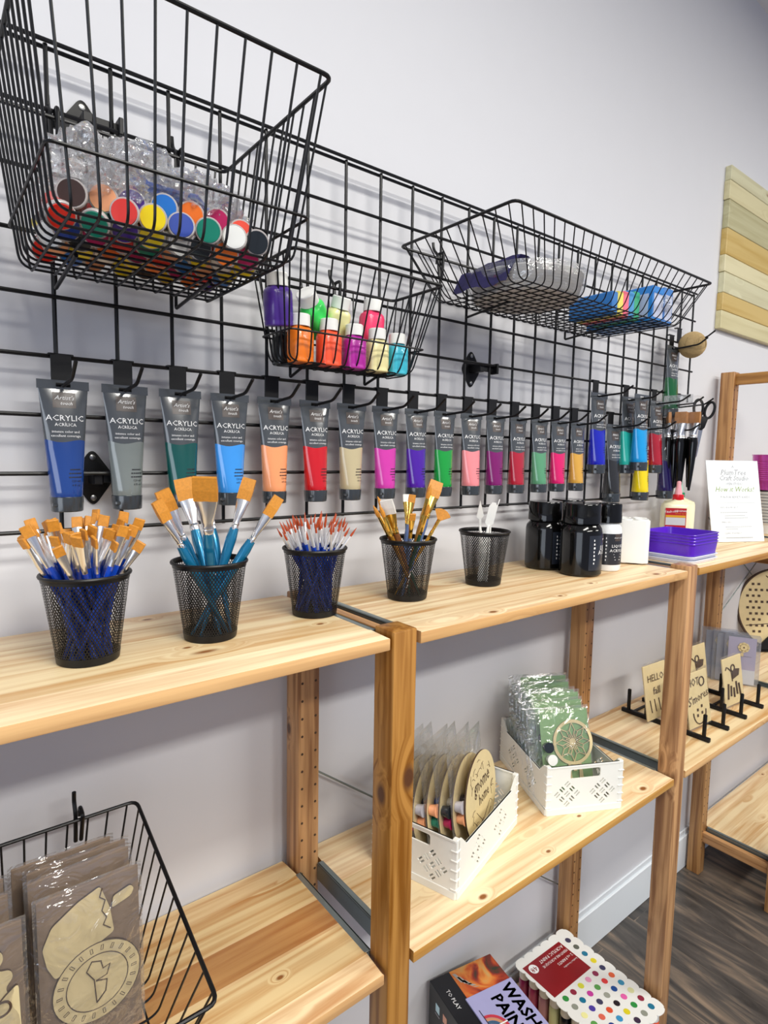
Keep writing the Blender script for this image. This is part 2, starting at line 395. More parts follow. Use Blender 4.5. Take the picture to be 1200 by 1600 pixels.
upright('shelf_side_frame', 'darker pine side frame right of the purple tray stack and white crates', 1.208, -0.7405, (-0.7515, -1.85))
upright('shelf_side_frame', 'tall pine side frame rising behind the white menu card and pink pail', 2.010, -0.205, (-0.212, -0.80, -1.84))
upright('shelf_side_frame', 'pine side frame out at the near end of the nearest top shelf', -0.510, -0.742, (-0.7515, -1.85))
upright('shelf_side_frame', 'tall pine side frame at the far end of the far shelf bay', 2.870, -0.205, (-0.212, -1.84))
def shelf_board(x0, x1, z, label, name='pine_shelf_board', mtop=M_TOP):
    """a board that reaches past the posts at its four corners, resting in two grey metal rails"""
    t = thing(name, label, 'shelf', (x0, F, z))
    L = x1-x0; D = B-F; n = 0.044; w = 0.004
    poly = [(w+0.003, 0), (L-w-0.003, 0), (L-w-0.003, n+0.004), (L-0.006, n+0.004), (L-0.006, D-n-0.004), (L-w-0.003, D-n-0.004), (L-w-0.003, D), (w+0.003, D), (w+0.003, D-n-0.004), (0.006, D-n-0.004), (0.006, n+0.004), (w+0.003, n+0.004)]
    mb = MB().use(mtop); mb.prism(poly, -0.0175, 0, bev=0.0018)
    mb.mats.append(M_EDGE)
    o = ob('board', mb, None, t)
    for p in o.data.polygons:
        if p.normal.z < 0.5: p.material_index = 1
    for xx, s in ((-0.004, 1), (L+0.004, -1)):
        r = MB(); a, b2 = sorted((xx, xx+s*0.012)); r.box(a, b2, n+0.002, D-n-0.002, -0.003, 0.0, 0.0008); a, b2 = sorted((xx, xx+s*0.003)); r.box(a, b2, n+0.002, D-n-0.002, -0.032, 0.0, 0.0006)
        ob('support_rail', r, M_STEEL, t)
    return t
shelf_board(-0.468, 0.350, TS, 'nearest pine top shelf, carrying the three cups of blue-handled brushes')
shelf_board(0.392, 1.208, TS-0.001, 'middle pine top shelf, carrying mixed brushes, black paint jars and white holder', mtop=M_TOP2)
shelf_board(1.250, 2.010, TS, 'far pine top shelf under the white menu card and purple trays')
shelf_board(2.052, 2.870, TS, 'pine top shelf board beyond the tall side frame')
shelf_board(-0.468, 0.350, -1.243, 'pine middle shelf board with dark brown streak at lower left, below brush cups', mtop=M_TOPD)
shelf_board(0.392, 1.208, -1.2405, 'pine middle shelf board carrying the two white crates', mtop=M_TOP2)
shelf_board(1.250, 2.010, -1.2405, 'pine middle shelf board carrying the black display racks')
shelf_board(2.052, 2.870, -1.2405, 'pine middle shelf board under the round wooden plaque')
shelf_board(0.392, 1.208, -1.895, 'bottom pine shelf board under the paint boxes')
t = shelf_board(2.052, 2.870, -1.83, 'low pine shelf board just above the floor at lower right')
def rod(label, a, b):
    tag(ob('cross_brace', MB().tube([a, b], 0.0022, 6), M_STEEL), label, 'brace', 'thin steel cross braces behind the shelves')
rod('thin steel brace rod running behind the bagged crate of wooden discs', (0.370, 0.020, -1.062), (1.22, 0.020, -1.70))
rod('thin steel brace rod slanting up left under the far top shelf', (2.02, 0.018, -1.13), (2.86, 0.018, -0.69))
rod('thin steel brace rod slanting down right under the far top shelf', (2.02, 0.026, -0.70), (2.86, 0.026, -1.20))

# wall panel of pine boards
t = thing('pine_board_panel', 'large pale panel of horizontal pine boards mounted on the wall at upper right', 'wall panel', (1.985, WY-0.02, -0.06))
zs = [0, 0.083, 0.15, 0.20, 0.245, 0.325, 0.395, 0.455, 0.522]
zs = [0, 0.060, 0.118, 0.185, 0.240, 0.325, 0.415, 0.475, 0.522]
for i, (a, b2) in enumerate(zip(zs, zs[1:])):
    ob('board', MB().box(0.002*(i % 3), 0.9, 0, 0.020, a+0.0006, b2-0.0006, 0.0015), M_PANEL[(0, 1, 2, 0, 1, 2, 0, 2)[i]], t, smooth=False)

# ================================================================== wire grid
def P(i): return i*0.0762
g = MB(); R = 0.0028
x0g = -12
for i in range(x0g, 24):
    zb = -0.6096 if i < 22 else -0.3048-0.014
    g.tube([(P(i), 0, 0.004), (P(i), 0, zb-0.004)], R, 8)
for j in range(0, 9):
    x1 = P(23)+0.006 if j <= 4 else P(21)+0.01
    if j == 0: continue
    g.tube([(P(x0g)-0.006, -0.0052, -j*0.0762), (x1, -0.0052, -j*0.0762)], R, 8)
g.tube([(P(x0g)-0.006, -0.0055, 0.0055), (P(23)+0.006, -0.0055, 0.0055)], R, 8)
g.tube([(P(x0g)-0.006, 0.0055, 0.0025), (P(23)+0.006, 0.0055, 0.0025)], R, 8)
tag(ob('wire_grid_panel', g, M_BLACK), 'long black wire grid panel fixed along the wall above the shelves', 'wire grid')

def bracket(x, z, label, wide=0.030, tall=0.043):
    t = thing('grid_wall_bracket', label, 'bracket', (x, WY, z), group='black diamond brackets holding the grid')
    poly = fillet_closed([(-wide, 0, 0), (0, -tall, 0), (wide, 0, 0), (0, tall, 0)], 0.012, 5)
    T = Matrix.Rotation(PI/2, 4, 'X')
    ob('plate', MB().prism([(p.x, p.y) for p in poly], 0, 0.003, T, bev=0.0008), M_BLKP, t)
    mb = MB()
    mb.box(-0.006, 0.006, -0.036, -0.002, -0.008, 0.010, 0.001); mb.box(0.006, 0.040, -0.034, -0.030, -0.006, 0.008, 0.001); mb.box(0.036, 0.042, -0.046, -0.026, -0.010, 0.012, 0.001)
    ob('clip', mb, M_BLKP, t)
    for zz in (-tall+0.014, tall-0.014):
        m2 = MB().lathe([(0.0042, 0), (0.004, 0.001), (0.0, 0.0022)], 12, Matrix.Translation((0, -0.003, zz)) @ T)
        ob('screw', m2, M_SCREW, t)
bracket(0.047, -0.070, 'black diamond bracket behind the basket of paint pots, near the grid top')
bracket(0.047, -0.541, 'black diamond bracket between the dark blue and the grey paint tubes')
bracket(0.815, -0.312, 'small black diamond bracket on bare grid right of the pastel bottle basket')

# ================================================================== wire baskets
def basket(name, label, rim, bot, zr, zb, nx, ny, ring=0.65, rw=0.0014, loc=(0, 0, 0), rot=(0, 0, 0), hooks=(), legs=True, rr=0.0026):
    """rim/bot = (x0, x1, yfront, yback)"""
    t = thing(name, label, 'wire basket', loc, rot, 'black wire baskets hung on the grid')
    X0, X1, Y0, Y1 = rim; x0, x1, y0, y1 = bot
    ob('rim', MB().tube(fillet_closed([(X0, Y0, zr), (X1, Y0, zr), (X1, Y1, zr), (X0, Y1, zr)], 0.012), rr, 8, closed=True), M_BLACK, t)
    k = ring; q = (lerp(X0, x0, k), lerp(X1, x1, k), lerp(Y0, y0, k), lerp(Y1, y1, k)); zq = lerp(zr, zb, k)
    if ring: ob('support_ring', MB().tube(fillet_closed([(q[0]-0.003, q[2]-0.003, zq), (q[1]+0.003, q[2]-0.003, zq), (q[1]+0.003, q[3], zq), (q[0]-0.003, q[3], zq)], 0.008), rw*1.15, 8, closed=True), M_BLACK, t)
    mb = MB()
    for i in range(nx):
        u = (i+0.5)/nx; a, b2 = lerp(X0, X1, u), lerp(x0, x1, u)
        mb.tube(fillet([(a, Y1, zr), (b2, y1, zb), (b2, y0, zb), (a, Y0, zr)], 0.016, 5), rw, 6)
    for j in range(ny):
        v = (j+0.5)/ny; a, b2 = lerp(Y0, Y1, v), lerp(y0, y1, v)
        mb.tube(fillet([(X0, a, zr), (x0, b2, zb+0.0026), (x1, b2, zb+0.0026), (X1, a, zr)], 0.016, 5), rw, 6)
    ob('wire_lattice', mb, M_BLACK, t)
    for hx_ in hooks:
        h = MB(); h.tube(fillet([(hx_, Y1-0.002, zr-0.035), (hx_, Y1+0.004, zr+0.008), (hx_, Y1+0.016, zr+0.020), (hx_, Y1+0.018, zr+0.034)], 0.006), 0.0028, 8)
        h.tube(fillet([(hx_+0.007, Y1-0.002, zr-0.035), (hx_+0.007, Y1-0.006, zr+0.012), (hx_+0.007, Y1+0.012, zr+0.012), (hx_+0.007, Y1+0.014, zr-0.006)], 0.006), 0.0028, 8)
        ob('hook', h, M_BLACK, t)
    if legs:
        for fx in (0.16, 0.78):
            xx = lerp(x0, x1, fx)
            ob('support_leg', MB().tube(fillet([(xx, y1-0.0, zb+0.004), (xx, y1-0.0, zb-0.014), (xx, lerp(y1, y0, 0.5), zb-0.003)], 0.004), 0.0024, 8), M_BLACK, t)
    return t
basket('wire_basket', 'deep black wire basket at upper left, full of bagged paint pots', (-0.064, 0.230, -0.305, -0.014), (-0.040, 0.208, -0.266, -0.016), -0.088, -0.283, 10, 12, 0.74, hooks=(0.001, 0.158), rw=0.0015)
basket('wire_basket', 'small black wire basket of ten pastel and neon paint bottles', (0.270, 0.556, -0.148, -0.014), (0.293, 0.533, -0.100, -0.030), -0.219, -0.365, 11, 7, 0.70, rw=0.0013, hooks=(0.427,))
basket('wire_basket', 'long shallow black wire basket at right holding a plate stack', (0.570, 1.228, -0.283, -0.014), (0.655, 1.195, -0.235, -0.020), -0.119, -0.207, 24, 10, 0, rw=0.0012, hooks=(0.668, ), rr=0.0026)
basket('wire_basket', 'tilted black wire basket at lower left, filled with bagged wooden craft kits', (-0.230, 0.080, -0.309, 0.0), (-0.206, 0.056, -0.280, -0.03), 0, -0.150, 12, 12, 0, loc=(0, -0.026, -1.012), rot=(0.278, 0, 0), hooks=(0.0,), legs=False, rw=0.0014)

# ================================================================== tube hooks and paint tubes
def make_hook(L=0.075, up=0.018):
    """prong hook clipped over a grid wire; origin on the wire"""
    pl = MB(); pl.box(-0.0125, 0.0125, -0.0105, -0.0085, -0.040, 0.004, 0.0006); pl.box(-0.015, -0.006, -0.0105, 0.0, 0.001, 0.004, 0.0006); pl.box(0.006, 0.015, -0.0105, 0.0, 0.001, 0.004, 0.0006)
    pr = MB(); pr.tube(fillet([(0, -0.009, -0.038), (0, -0.018, -0.0385), (0, -L, -0.034), (0, -L-0.024, -0.034+up)], 0.008), 0.0024, 8)
    return pl.mesh('back_plate', [M_BLKP]), pr.mesh('prong', [M_BLKP])
HOOK = make_hook()
HOOKL = make_hook(0.088, 0.016)
def hook(x, z, label, meshes=HOOK, group='black prong hooks clipped on the grid'):
    t = thing('prong_hook', label, 'hook', (x, 0, z), group=group)
    ob('back_plate', meshes[0], None, t); ob('prong', meshes[1], None, t); return t

TL, CAPL = 0.150, 0.020
def tw(s): return lerp(0.0300, 0.0192, min(1, s/TL)**0.9)
def td(s): return 0.0012+0.0176*min(1, max(0, (s-0.012)/(TL-0.012)))**0.8
def ring_at(s, n=28, e=0.0, wav=0.0):
    w, d = tw(s)+e, td(s)+e; out = []
    for k in range(n):
        a = 2*PI*k/n; ss = s+wav*math.sin(a*3+0.8)
        out.append((w*math.cos(a), d*math.sin(a), -ss))
    return out
def surf(u, v, e=0.0005):
    """label mapping on the front of the tube, v = distance below the top"""
    w, d = tw(v), td(v); return (u, -d*math.sqrt(max(0, 1-(u/w)**2))-e, -v)
def tube_meshes():
    cr = MB()   # crimp with hang slot
    for a in ((-0.0305, -0.0085, 0, 0.0115), (0.0085, 0.0305, 0, 0.0115), (-0.0085, 0.0085, 0, 0.0035), (-0.0085, 0.0085, 0.0085, 0.0115)):
        cr.box(a[0], a[1], -0.0008, 0.0008, -a[3], -a[2])
    cr.loft([ring_at(0.0115+(0.078-0.0115)*i/7, wav=(0.0018 if i == 7 else 0)) for i in range(8)], caps=False)
    sleeve = cr.mesh('sleeve', [M_SLEEVE])
    wi = MB(); wi.loft([ring_at(0.078+(TL-0.078)*i/8, wav=(0.0018 if i == 0 else 0)) for i in range(9)]+[[(x*0.93, y*0.93, z-0.003) for x, y, z in ring_at(TL)]], caps=False)
    cap = MB(); T = Matrix.Rotation(PI, 4, 'X')
    cap.lathe([(0.0150, TL-0.002), (0.0198, TL+0.001), (0.0200, TL+0.002), (0.0192, TL+CAPL-0.001), (0.0184, TL+CAPL)], 28, T)
    cap.box(-0.019, -0.009, -0.0145, -0.008, -TL-0.013, -TL-0.008, 0.001)
    cap = cap.mesh('cap', [M_CAP])
    lg = MB(); n = 6
    grid = [[surf(-0.0135+0.027*i/n, 0.0155+0.020*j/4, 0.0003) for i in range(n+1)] for j in range(5)]
    lg.use(M_LOGO)
    for j in range(4):
        for i in range(n): lg.add([grid[j][i], grid[j][i+1], grid[j+1][i+1], grid[j+1][i]], [(0, 1, 2, 3)])
    lg.use(M_TXTW)
    lg.text("Artist's", 0.0078, lambda x, y: surf(x, 0.0250-y, 0.0006), shear=0.35)
    lg.text("touch", 0.0062, lambda x, y: surf(x+0.002, 0.0315-y, 0.0006), shear=0.35)
    lg = lg.mesh('logo_patch', None, smooth=False)
    lt = MB().use(M_TXTW)
    lt.text("ACRYLIC", 0.0105, lambda x, y: surf(x*1.05, 0.0520-y))
    lt.text("ACR\u00cdLICA", 0.0058, lambda x, y: surf(x, 0.0590-y))
    lt.text("intense color and", 0.0046, lambda x, y: surf(x, 0.0675-y))
    lt.text("excellent coverage", 0.0046, lambda x, y: surf(x, 0.0728-y))
    lt = lt.mesh('lettering', None, smooth=False)
    sp = MB().use(M_TXTK)
    for i, (b_, sz) in enumerate((("120 ml", 0.0042), ("4 fl oz", 0.0042))):
        sp.text(b_, sz, lambda x, y, i=i: surf(x+0.009, 0.131+i*0.0055-y))
    for i, w in enumerate((0.013, 0.016, 0.017)):
        n2 = 5; yy = 0.114+i*0.005
        for k in range(n2):
            a, b_ = 0.009-w/2+w*k/n2, 0.009-w/2+w*(k+0.8)/n2
            sp.add([surf(a, yy), surf(b_, yy), surf(b_, yy+0.0015), surf(a, yy+0.0015)], [(0, 1, 2, 3)])
    sp = sp.mesh('small_print', None, smooth=False)
    return sleeve, wi.mesh('paint_window', [M_WHITE]), cap, lg, lt, sp
TM = tube_meshes()
_win = {}
def win_mesh(col):
    if col not in _win:
        me = TM[1].copy(); me.materials[0] = mat('tube_paint_'+col, hx(col), 0.15, coat=0.7, var=0.03); _win[col] = me
    return _win[col]
def paint_tube(x, y, z, col, label, sc=1.0, rot=(0, 0, 0), group='acrylic paint tubes hanging on hooks'):
    t = thing('paint_tube', label, 'paint tube', (x, y, z), rot, group); t.scale = (sc,)*3
    ob('sleeve', TM[0], None, t); ob('paint_window', win_mesh(col), None, t); ob('cap', TM[2], None, t)
    ob('logo_patch', TM[3], None, t); ob('lettering', TM[4], None, t); ob('small_print', TM[5], None, t)
    return t
row = [('1a3f86', 'dark metallic blue'), ('757c7a', 'mid grey'), ('064f4b', 'dark teal green'), ('3d97ea', 'sky blue'), ('f7a06b', 'peach orange'), ('c9101d', 'bright red'), ('c2b48f', 'beige'), ('d03aa8', 'bright magenta pink'),
       ('4a16a0', 'deep violet'), ('159a3c', 'mid green'), ('f28e94', 'salmon pink'), ('7d1468', 'plum purple'), ('b02236', 'brick red'), ('5c9c74', 'sage green'), ('e01c6c', 'hot pink'), ('d9a545', 'ochre yellow')]
for i, (c, nm) in enumerate(row):
    hook(P(i)+0.004, -0.381, 'black prong hook holding the %s paint tube in the long row' % nm)
    paint_tube(P(i)+0.0035, -0.0205, -0.4125, c, '%s acrylic paint tube with grey sleeve, hanging in the long row' % nm, rot=(0.02*math.sin(i*2.3), 0, 0.05*math.sin(i*1.7)))
extra = [(1.232, -0.3048, '1620b4', 'royal blue', -0.022), (1.378, -0.3048, '28b9a8', 'turquoise', -0.021), (1.530, -0.3048, 'a81a2c', 'crimson', -0.020), (1.310, -0.381, '2a2a2a', 'black', -0.022), (1.458, -0.381, 'f4d70c', 'yellow', -0.022), (1.600, -0.381, '231a52', 'navy violet', -0.022), (1.612, -0.1400, '0b5a2c', 'forest green', -0.016)]
for x, z, c, nm, y in extra:
    hook(x, z, 'black prong hook holding the large %s paint tube at the far end' % nm, HOOKL)
    paint_tube(x-0.001, y, z-0.0300, c, 'large %s acrylic paint tube hanging at the far end of the grid' % nm, 1.21)
paint_tube(1.378, -0.0560, -0.3300, '129ade', 'large cyan blue acrylic paint tube hanging in front of the turquoise one', 1.19)

# far end: brush bag, scissors, twine
hook(1.672, -0.3048, 'black prong hook carrying the black scissors', HOOKL)
hook(1.655, -0.1150, 'black prong hook carrying the ball of twine', HOOKL)
t = thing('twine_ball', 'round ball of natural jute twine pushed on a hook at the grid end', 'twine', (1.650, -0.052, -0.166))
mb = MB()
mb.lathe([(0, -0.035)]+[(0.036*math.cos(a), 0.036*math.sin(a)) for a in [(-75+15*i)*PI/180 for i in range(11)]]+[(0, 0.035)], 24)
ob('ball', mb, mat('jute_twine', hx('a98f63'), 0.85, var=0.25, scale=200, bump=0.8), t)
mb = MB()
for k in range(16):
    ax = Vector((random.gauss(0, 1), random.gauss(0, 1), random.gauss(0, 0.8))).normalized(); u = ax.orthogonal().normalized(); v = ax.cross(u)
    for dz in (-0.006, -0.003, 0, 0.003, 0.006):
        r = math.sqrt(0.0368**2-dz**2)
        mb.tube([ax*dz+r*(math.cos(2*PI*i/24)*u+math.sin(2*PI*i/24)*v) for i in range(24)], 0.0010, 5, closed=True)
ob('strands', mb, mat('jute_strand', hx('b59b6d'), 0.85, var=0.2, scale=300), t)
# scissors
t = thing('scissors', 'black handled scissors hanging blades down at the end of the grid', 'scissors', (1.672, -0.090, -0.334), (0, 0.12, -0.85)); t.scale = (0.82,)*3
mb = MB()
def loop(cx, cz, rx, rz, tilt):
    return [(cx+rx*math.cos(a)*math.cos(tilt)-rz*math.sin(a)*math.sin(tilt), 0, cz+rx*math.cos(a)*math.sin(tilt)+rz*math.sin(a)*math.cos(tilt)) for a in [2*PI*i/24 for i in range(24)]]
mb.tube(loop(-0.019, -0.022, 0.015, 0.031, 0.15), 0.0048, 8, closed=True); mb.tube(loop(0.019, -0.024, 0.015, 0.029, -0.15), 0.0048, 8, closed=True)
mb.prism([(-0.020, -0.048), (0.020, -0.048), (0.013, -0.088), (0.004, -0.098), (-0.006, -0.096)], -0.004, 0.004, Matrix.Rotation(PI/2, 4, 'X'), bev=0.001)
ob('handle', mb, M_BLKP, t)
mb = MB().prism([(-0.006, -0.085), (0.009, -0.085), (0.006, -0.19), (-0.001, -0.205)], -0.0014, 0.0014, Matrix.Rotation(PI/2, 4, 'X'))
ob('blade', mb, mat('scissor_steel', (0.6, 0.61, 0.62), 0.2, metal=1), t)

# ================================================================== brushes
def brush_meshes(kind, hm, fm, bmat):
    H, Fm, Bm = MB(), MB(), MB()
    if kind == 'flat':       # slim student brush
        H.lathe([(0.0012, 0), (0.0022, 0.02), (0.0036, 0.085), (0.0030, 0.118)], 8); L = 0.118
        n = 10
        def rg(z, w, d): return [(w*math.cos(2*PI*k/n), d*math.sin(2*PI*k/n), z) for k in range(n)]
        Fm.loft([rg(L-0.002, 0.0031, 0.0031), rg(L+0.006, 0.0033, 0.0033), rg(L+0.008, 0.0036, 0.0034), rg(L+0.012, 0.0034, 0.0032), rg(L+0.034, 0.0056, 0.0016)])
        Bm.box(-0.0056, 0.0056, -0.0016, 0.0016, L+0.033, L+0.046, 0.0006)
    elif kind == 'wide':
        H.lathe([(0.0018, 0), (0.0034, 0.03), (0.0068, 0.115), (0.0074, 0.135), (0.0060, 0.150)], 12); L = 0.150
        n = 14
        def rg(z, w, d): return [(w*math.cos(2*PI*k/n), d*math.sin(2*PI*k/n), z) for k in range(n)]
        Fm.loft([rg(L-0.003, 0.0062, 0.0062), rg(L+0.002, 0.0066, 0.0066), rg(L+0.004, 0.0058, 0.0058), rg(L+0.006, 0.0068, 0.0066), rg(L+0.009, 0.0060, 0.0058), rg(L+0.014, 0.0072, 0.0062), rg(L+0.042, 0.0125, 0.0026)])
        Bm.loft([[(sx*w, sy*d, z) for sx, sy in ((-1, -1), (1, -1), (1, 1), (-1, 1))] for z, w, d in ((L+0.041, 0.0124, 0.0026), (L+0.055, 0.0128, 0.0036), (L+0.072, 0.0122, 0.0028))])
    elif kind == 'fine':
        H.lathe([(0.0010, 0), (0.0020, 0.02), (0.0027, 0.09), (0.0022, 0.112)], 7); L = 0.112
        Fm.lathe([(0.0022, L-0.002), (0.0023, L+0.004), (0.0021, L+0.005), (0.0016, L+0.028)], 7)
        Bm.lathe([(0.0015, L+0.028), (0.0018, L+0.032), (0.0003, L+0.044)], 7)
    elif kind == 'fan':
        H.lathe([(0.0012, 0), (0.0026, 0.04), (0.0030, 0.12)], 8); L = 0.12
        Fm.lathe([(0.003, L-0.002), (0.0032, L+0.01), (0.0026, L+0.012), (0.0034, L+0.034)], 8)
        T = Matrix.Rotation(PI/2, 4, 'X')
        Bm.prism([(-0.003, L+0.033), (0.003, L+0.033)]+[(0.020*math.sin(a), L+0.036+0.018*math.cos(a)) for a in (0.9, 0.6, 0.3, 0, -0.3, -0.6, -0.9)], -0.0014, 0.0014, T)
    elif kind == 'round':
        H.lathe([(0.0012, 0), (0.0028, 0.03), (0.0040, 0.11), (0.0034, 0.13)], 8); L = 0.13
        Fm.lathe([(0.0036, L-0.002), (0.0038, L+0.008), (0.0034, L+0.010), (0.0038, L+0.012), (0.0034, L+0.038)], 8)
        Bm.lathe([(0.0032, L+0.037), (0.0044, L+0.044), (0.0030, L+0.054), (0.0004, L+0.062)], 8)
    return H.mesh('handle', [hm]), Fm.mesh('ferrule', [fm]), Bm.mesh('bristles', [bmat], smooth=(kind in ('fine', 'round')))
def brush(loc, d, spin, meshes, label, group, sc=1.0, name='paint_brush', cat='paint brush'):
    q = Vector((0, 0, 1)).rotation_difference(Vector(d).normalized()) @ Matrix.Rotation(spin, 3, 'Z').to_quaternion()
    t = bpy.data.objects.new(name, None); t.empty_display_size = 0.01; COL.objects.link(t)
    t.location = loc; t.rotation_euler = q.to_euler(); t.scale = (sc,)*3; tag(t, label, cat, group)
    for nm, me in zip(('handle', 'ferrule', 'bristles'), meshes): ob(nm, me, None, t)
    return t
# cup of black steel mesh
CH, CRB, CRT = 0.103, 0.0335, 0.0480
def cup_meshes():
    mb = MB(); N, K = 68, 28
    zz = lambda j: 0.010+(CH-0.014)*j/K
    rr = lambda z: lerp(CRB, CRT, z/CH)
    wr = 0.00058
    # diamond mesh: two families of helical flat strips
    for sgn in (1, -1):
        for k in range(N):
            L, Rr = [], []
            for j in range(0, K+1, 2):
                z = zz(j); r = rr(z); a = 2*PI*(k+sgn*j*0.5)/N; da = wr/r*1.25
                L.append((r*math.cos(a-da), r*math.sin(a-da), z)); Rr.append((r*math.cos(a+da), r*math.sin(a+da), z))
            V = L+Rr; n = len(L)
            mb.add(V, [(i, i+1, n+i+1, n+i) for i in range(n-1)])
    bt = MB()
    bt.lathe([(0.0, 0.0), (CRB-0.001, 0.0), (CRB+0.0006, 0.001), (CRB+0.0018, 0.010), (CRB+0.0010, 0.010), (CRB-0.0008, 0.002), (0.0, 0.002)], 40, close=False)
    rm = MB(); rm.tube([(CRT*math.cos(2*PI*k/48), CRT*math.sin(2*PI*k/48), CH) for k in range(48)], 0.0023, 8, closed=True)
    rm.lathe([(CRT-0.0004, CH-0.006), (CRT, CH)], 48, close=False)
    return mb.mesh('mesh_wall', [M_BLACK], smooth=False), bt.mesh('base', [M_BLACK]), rm.mesh('rim', [M_BLACK])
CUPM = cup_meshes()
def cup(x, y, label):
    t = thing('mesh_pen_cup', label, 'mesh cup', (x, y, TS), group='black mesh cups on the top shelves')
    for nm, me in zip(('mesh_wall', 'base', 'rim'), CUPM): ob(nm, me, None, t)
cups = [(-0.0004, -0.1395, 'black mesh cup packed with small flat blue-handled brushes, nearest on the shelf'), (0.1502, -0.1383, 'black mesh cup holding big teal-handled brushes'), (0.326, -0.1179, 'black mesh cup crammed with fine orange-tipped brushes'),
        (0.5136, -0.1194, 'black mesh cup with mixed brass-ferruled brushes'), (0.7126, -0.115, 'black mesh cup holding white plastic palette knives')]
for c in cups: cup(*c)
def fill_cup(ci, n, meshes, label, group, tilt=(0.2, 1.0), dips=(0, 0.0), bias=(0, 0), sc=(0.95, 1.05), rin=0.026, rout=0.041):
    cx, cy, _ = cups[ci]
    for k in range(n):
        b_ = 2*PI*(k*0.618034); rt = rout*math.sqrt((k+0.7)/n)
        p = Vector((rt*math.cos(b_)+bias[0], rt*math.sin(b_)+bias[1], CH))
        if Vector((p.x, p.y)).length > rout: s_ = rout/Vector((p.x, p.y)).length; p.x *= s_; p.y *= s_
        a_ = b_+PI+random.uniform(-2.2, 2.2); tt = math.sqrt(random.uniform(*tilt))
        q = Vector((rin*tt*math.cos(a_), rin*tt*math.sin(a_), 0.004))
        s_ = random.uniform(*sc); m_ = meshes[k % len(meshes)]
        brush((cx+q.x, cy+q.y, TS+q.z), p-q, random.uniform(-0.8, 0.8)-0.6, m_, label, group, s_)
FLAT = brush_meshes('flat', M_BLUEH, M_CHROME, M_BRIS)
fill_cup(0, 52, [FLAT], 'small flat paint brush with glossy blue handle, golden tip, in the nearest cup', 'small flat blue brushes in the nearest cup', tilt=(0.15, 1.0), sc=(0.95, 1.08), rin=0.030)
FINE = brush_meshes('fine', M_BLUEH, mat('white_metal_ferrule', (0.85, 0.85, 0.86), 0.3, metal=0.6), M_BRISO)
fill_cup(2, 54, [FINE], 'fine detail brush with blue handle, silver ferrule and orange tip', 'fine detail brushes in the third cup', tilt=(0.1, 1.0), sc=(0.95, 1.04), rin=0.030, rout=0.043)
WIDE = brush_meshes('wide', M_TEALH, M_CHROME, M_BRIS)
cx, cy, _ = cups[1]
# (rim point, foot point, scale, width factor, spin, label)
big = [((-0.030, -0.012), (0.020, -0.010), 0.92, 0.62, 0.2, 'leftmost slender teal-handled flat brush of the second cup'),
       ((-0.020, 0.006), (0.022, 0.010), 0.95, 0.8, 0.0, 'medium teal-handled flat brush beside the slender leftmost one'),
       ((-0.006, -0.016), (0.012, 0.016), 1.02, 1.15, -0.55, 'widest teal-handled brush with broad golden head in second cup'),
       ((-0.002, 0.022), (0.008, -0.014), 0.99, 1.0, -0.4, 'wide teal-handled brush half hidden behind the widest one'),
       ((0.022, 0.002), (-0.016, -0.006), 1.0, 0.75, -0.6, 'upright teal-handled flat brush right of the widest one'),
       ((0.018, 0.018), (0.024, -0.012), 0.96, 0.55, 0.9, 'thin teal-handled brush seen edge-on in the second cup'),
       ((0.038, -0.010), (-0.024, 0.006), 0.98, 0.62, -0.3, 'rightmost teal-handled brush leaning far out of the second cup')]
for (px, py), (qx, qy), s_, wf, sp, lb in big:
    q = Vector((qx, qy, 0.004)); p = Vector((px, py, CH))
    t = brush((cx+qx, cy+qy, TS+0.004), p-q, sp, WIDE, lb, 'large teal brushes in the second cup', s_)
    for ch in t.children:
        if not ch.name.startswith('handle'): ch.scale = (wf, 1, 1)
cx, cy, _ = cups[3]
GR = M_GOLD
mixk = {'r': brush_meshes('round', cm('6b3f1c'), M_GOLD, M_BRIS), 'g': brush_meshes('round', cm('1d4a37'), M_GOLD, M_BRIS), 'b': brush_meshes('flat', cm('5b6f9a'), M_GOLD, M_BRIS), 'w': brush_meshes('wide', cm('5b6f9a'), M_GOLD, M_BRIS),
        's': brush_meshes('wide', cm('7a4a28'), M_GOLD, M_BRISW), 'f': brush_meshes('fan', cm('b0802c'), M_GOLD, M_BRIS), 'y': brush_meshes('round', cm('9a6a20'), M_GOLD, M_BRIS), 'x': brush_meshes('flat', cm('1d4a37'), M_GOLD, M_BRISW)}
mixed = [('y', (-0.038, -0.006), (0.016, 0.0), 0.96, 'brown-handled brush leaning furthest left in the mixed cup'), ('s', (-0.026, -0.004), (0.02, 0.004), 0.84, 'wide brush with white bristles and brass ferrule in the mixed cup'),
         ('r', (-0.030, 0.012), (0.018, -0.010), 0.93, 'brown round brush behind the white-bristled one in the mixed cup'), ('g', (-0.014, 0.018), (0.016, -0.016), 0.98, 'green-handled round brush at the back of the mixed cup'),
         ('b', (-0.002, 0.004), (-0.012, 0.012), 1.08, 'slate-handled flat brush in the middle of the mixed cup'), ('x', (0.010, 0.014), (-0.004, -0.01), 1.1, 'small green-handled brush with white tip in the mixed cup'),
         ('y', (0.016, -0.004), (0.002, 0.016), 1.04, 'ochre-handled pointed round brush standing upright in the mixed cup'), ('w', (0.030, 0.004), (-0.016, -0.004), 0.98, 'broad slate-handled brush with golden head at right of the mixed cup'),
         ('f', (0.038, -0.010), (-0.02, 0.01), 1.0, 'fan brush with brass ferrule leaning right out of the mixed cup'), ('g', (0.006, -0.020), (0.0, 0.014), 0.9, 'green-handled round brush at the front of the mixed cup'),
         ('b', (-0.012, -0.018), (0.01, 0.02), 0.98, 'slate-handled flat brush at the front of the mixed cup'), ('r', (0.034, 0.014), (-0.018, -0.014), 0.9, 'brown round brush behind the fan brush in the mixed cup')]
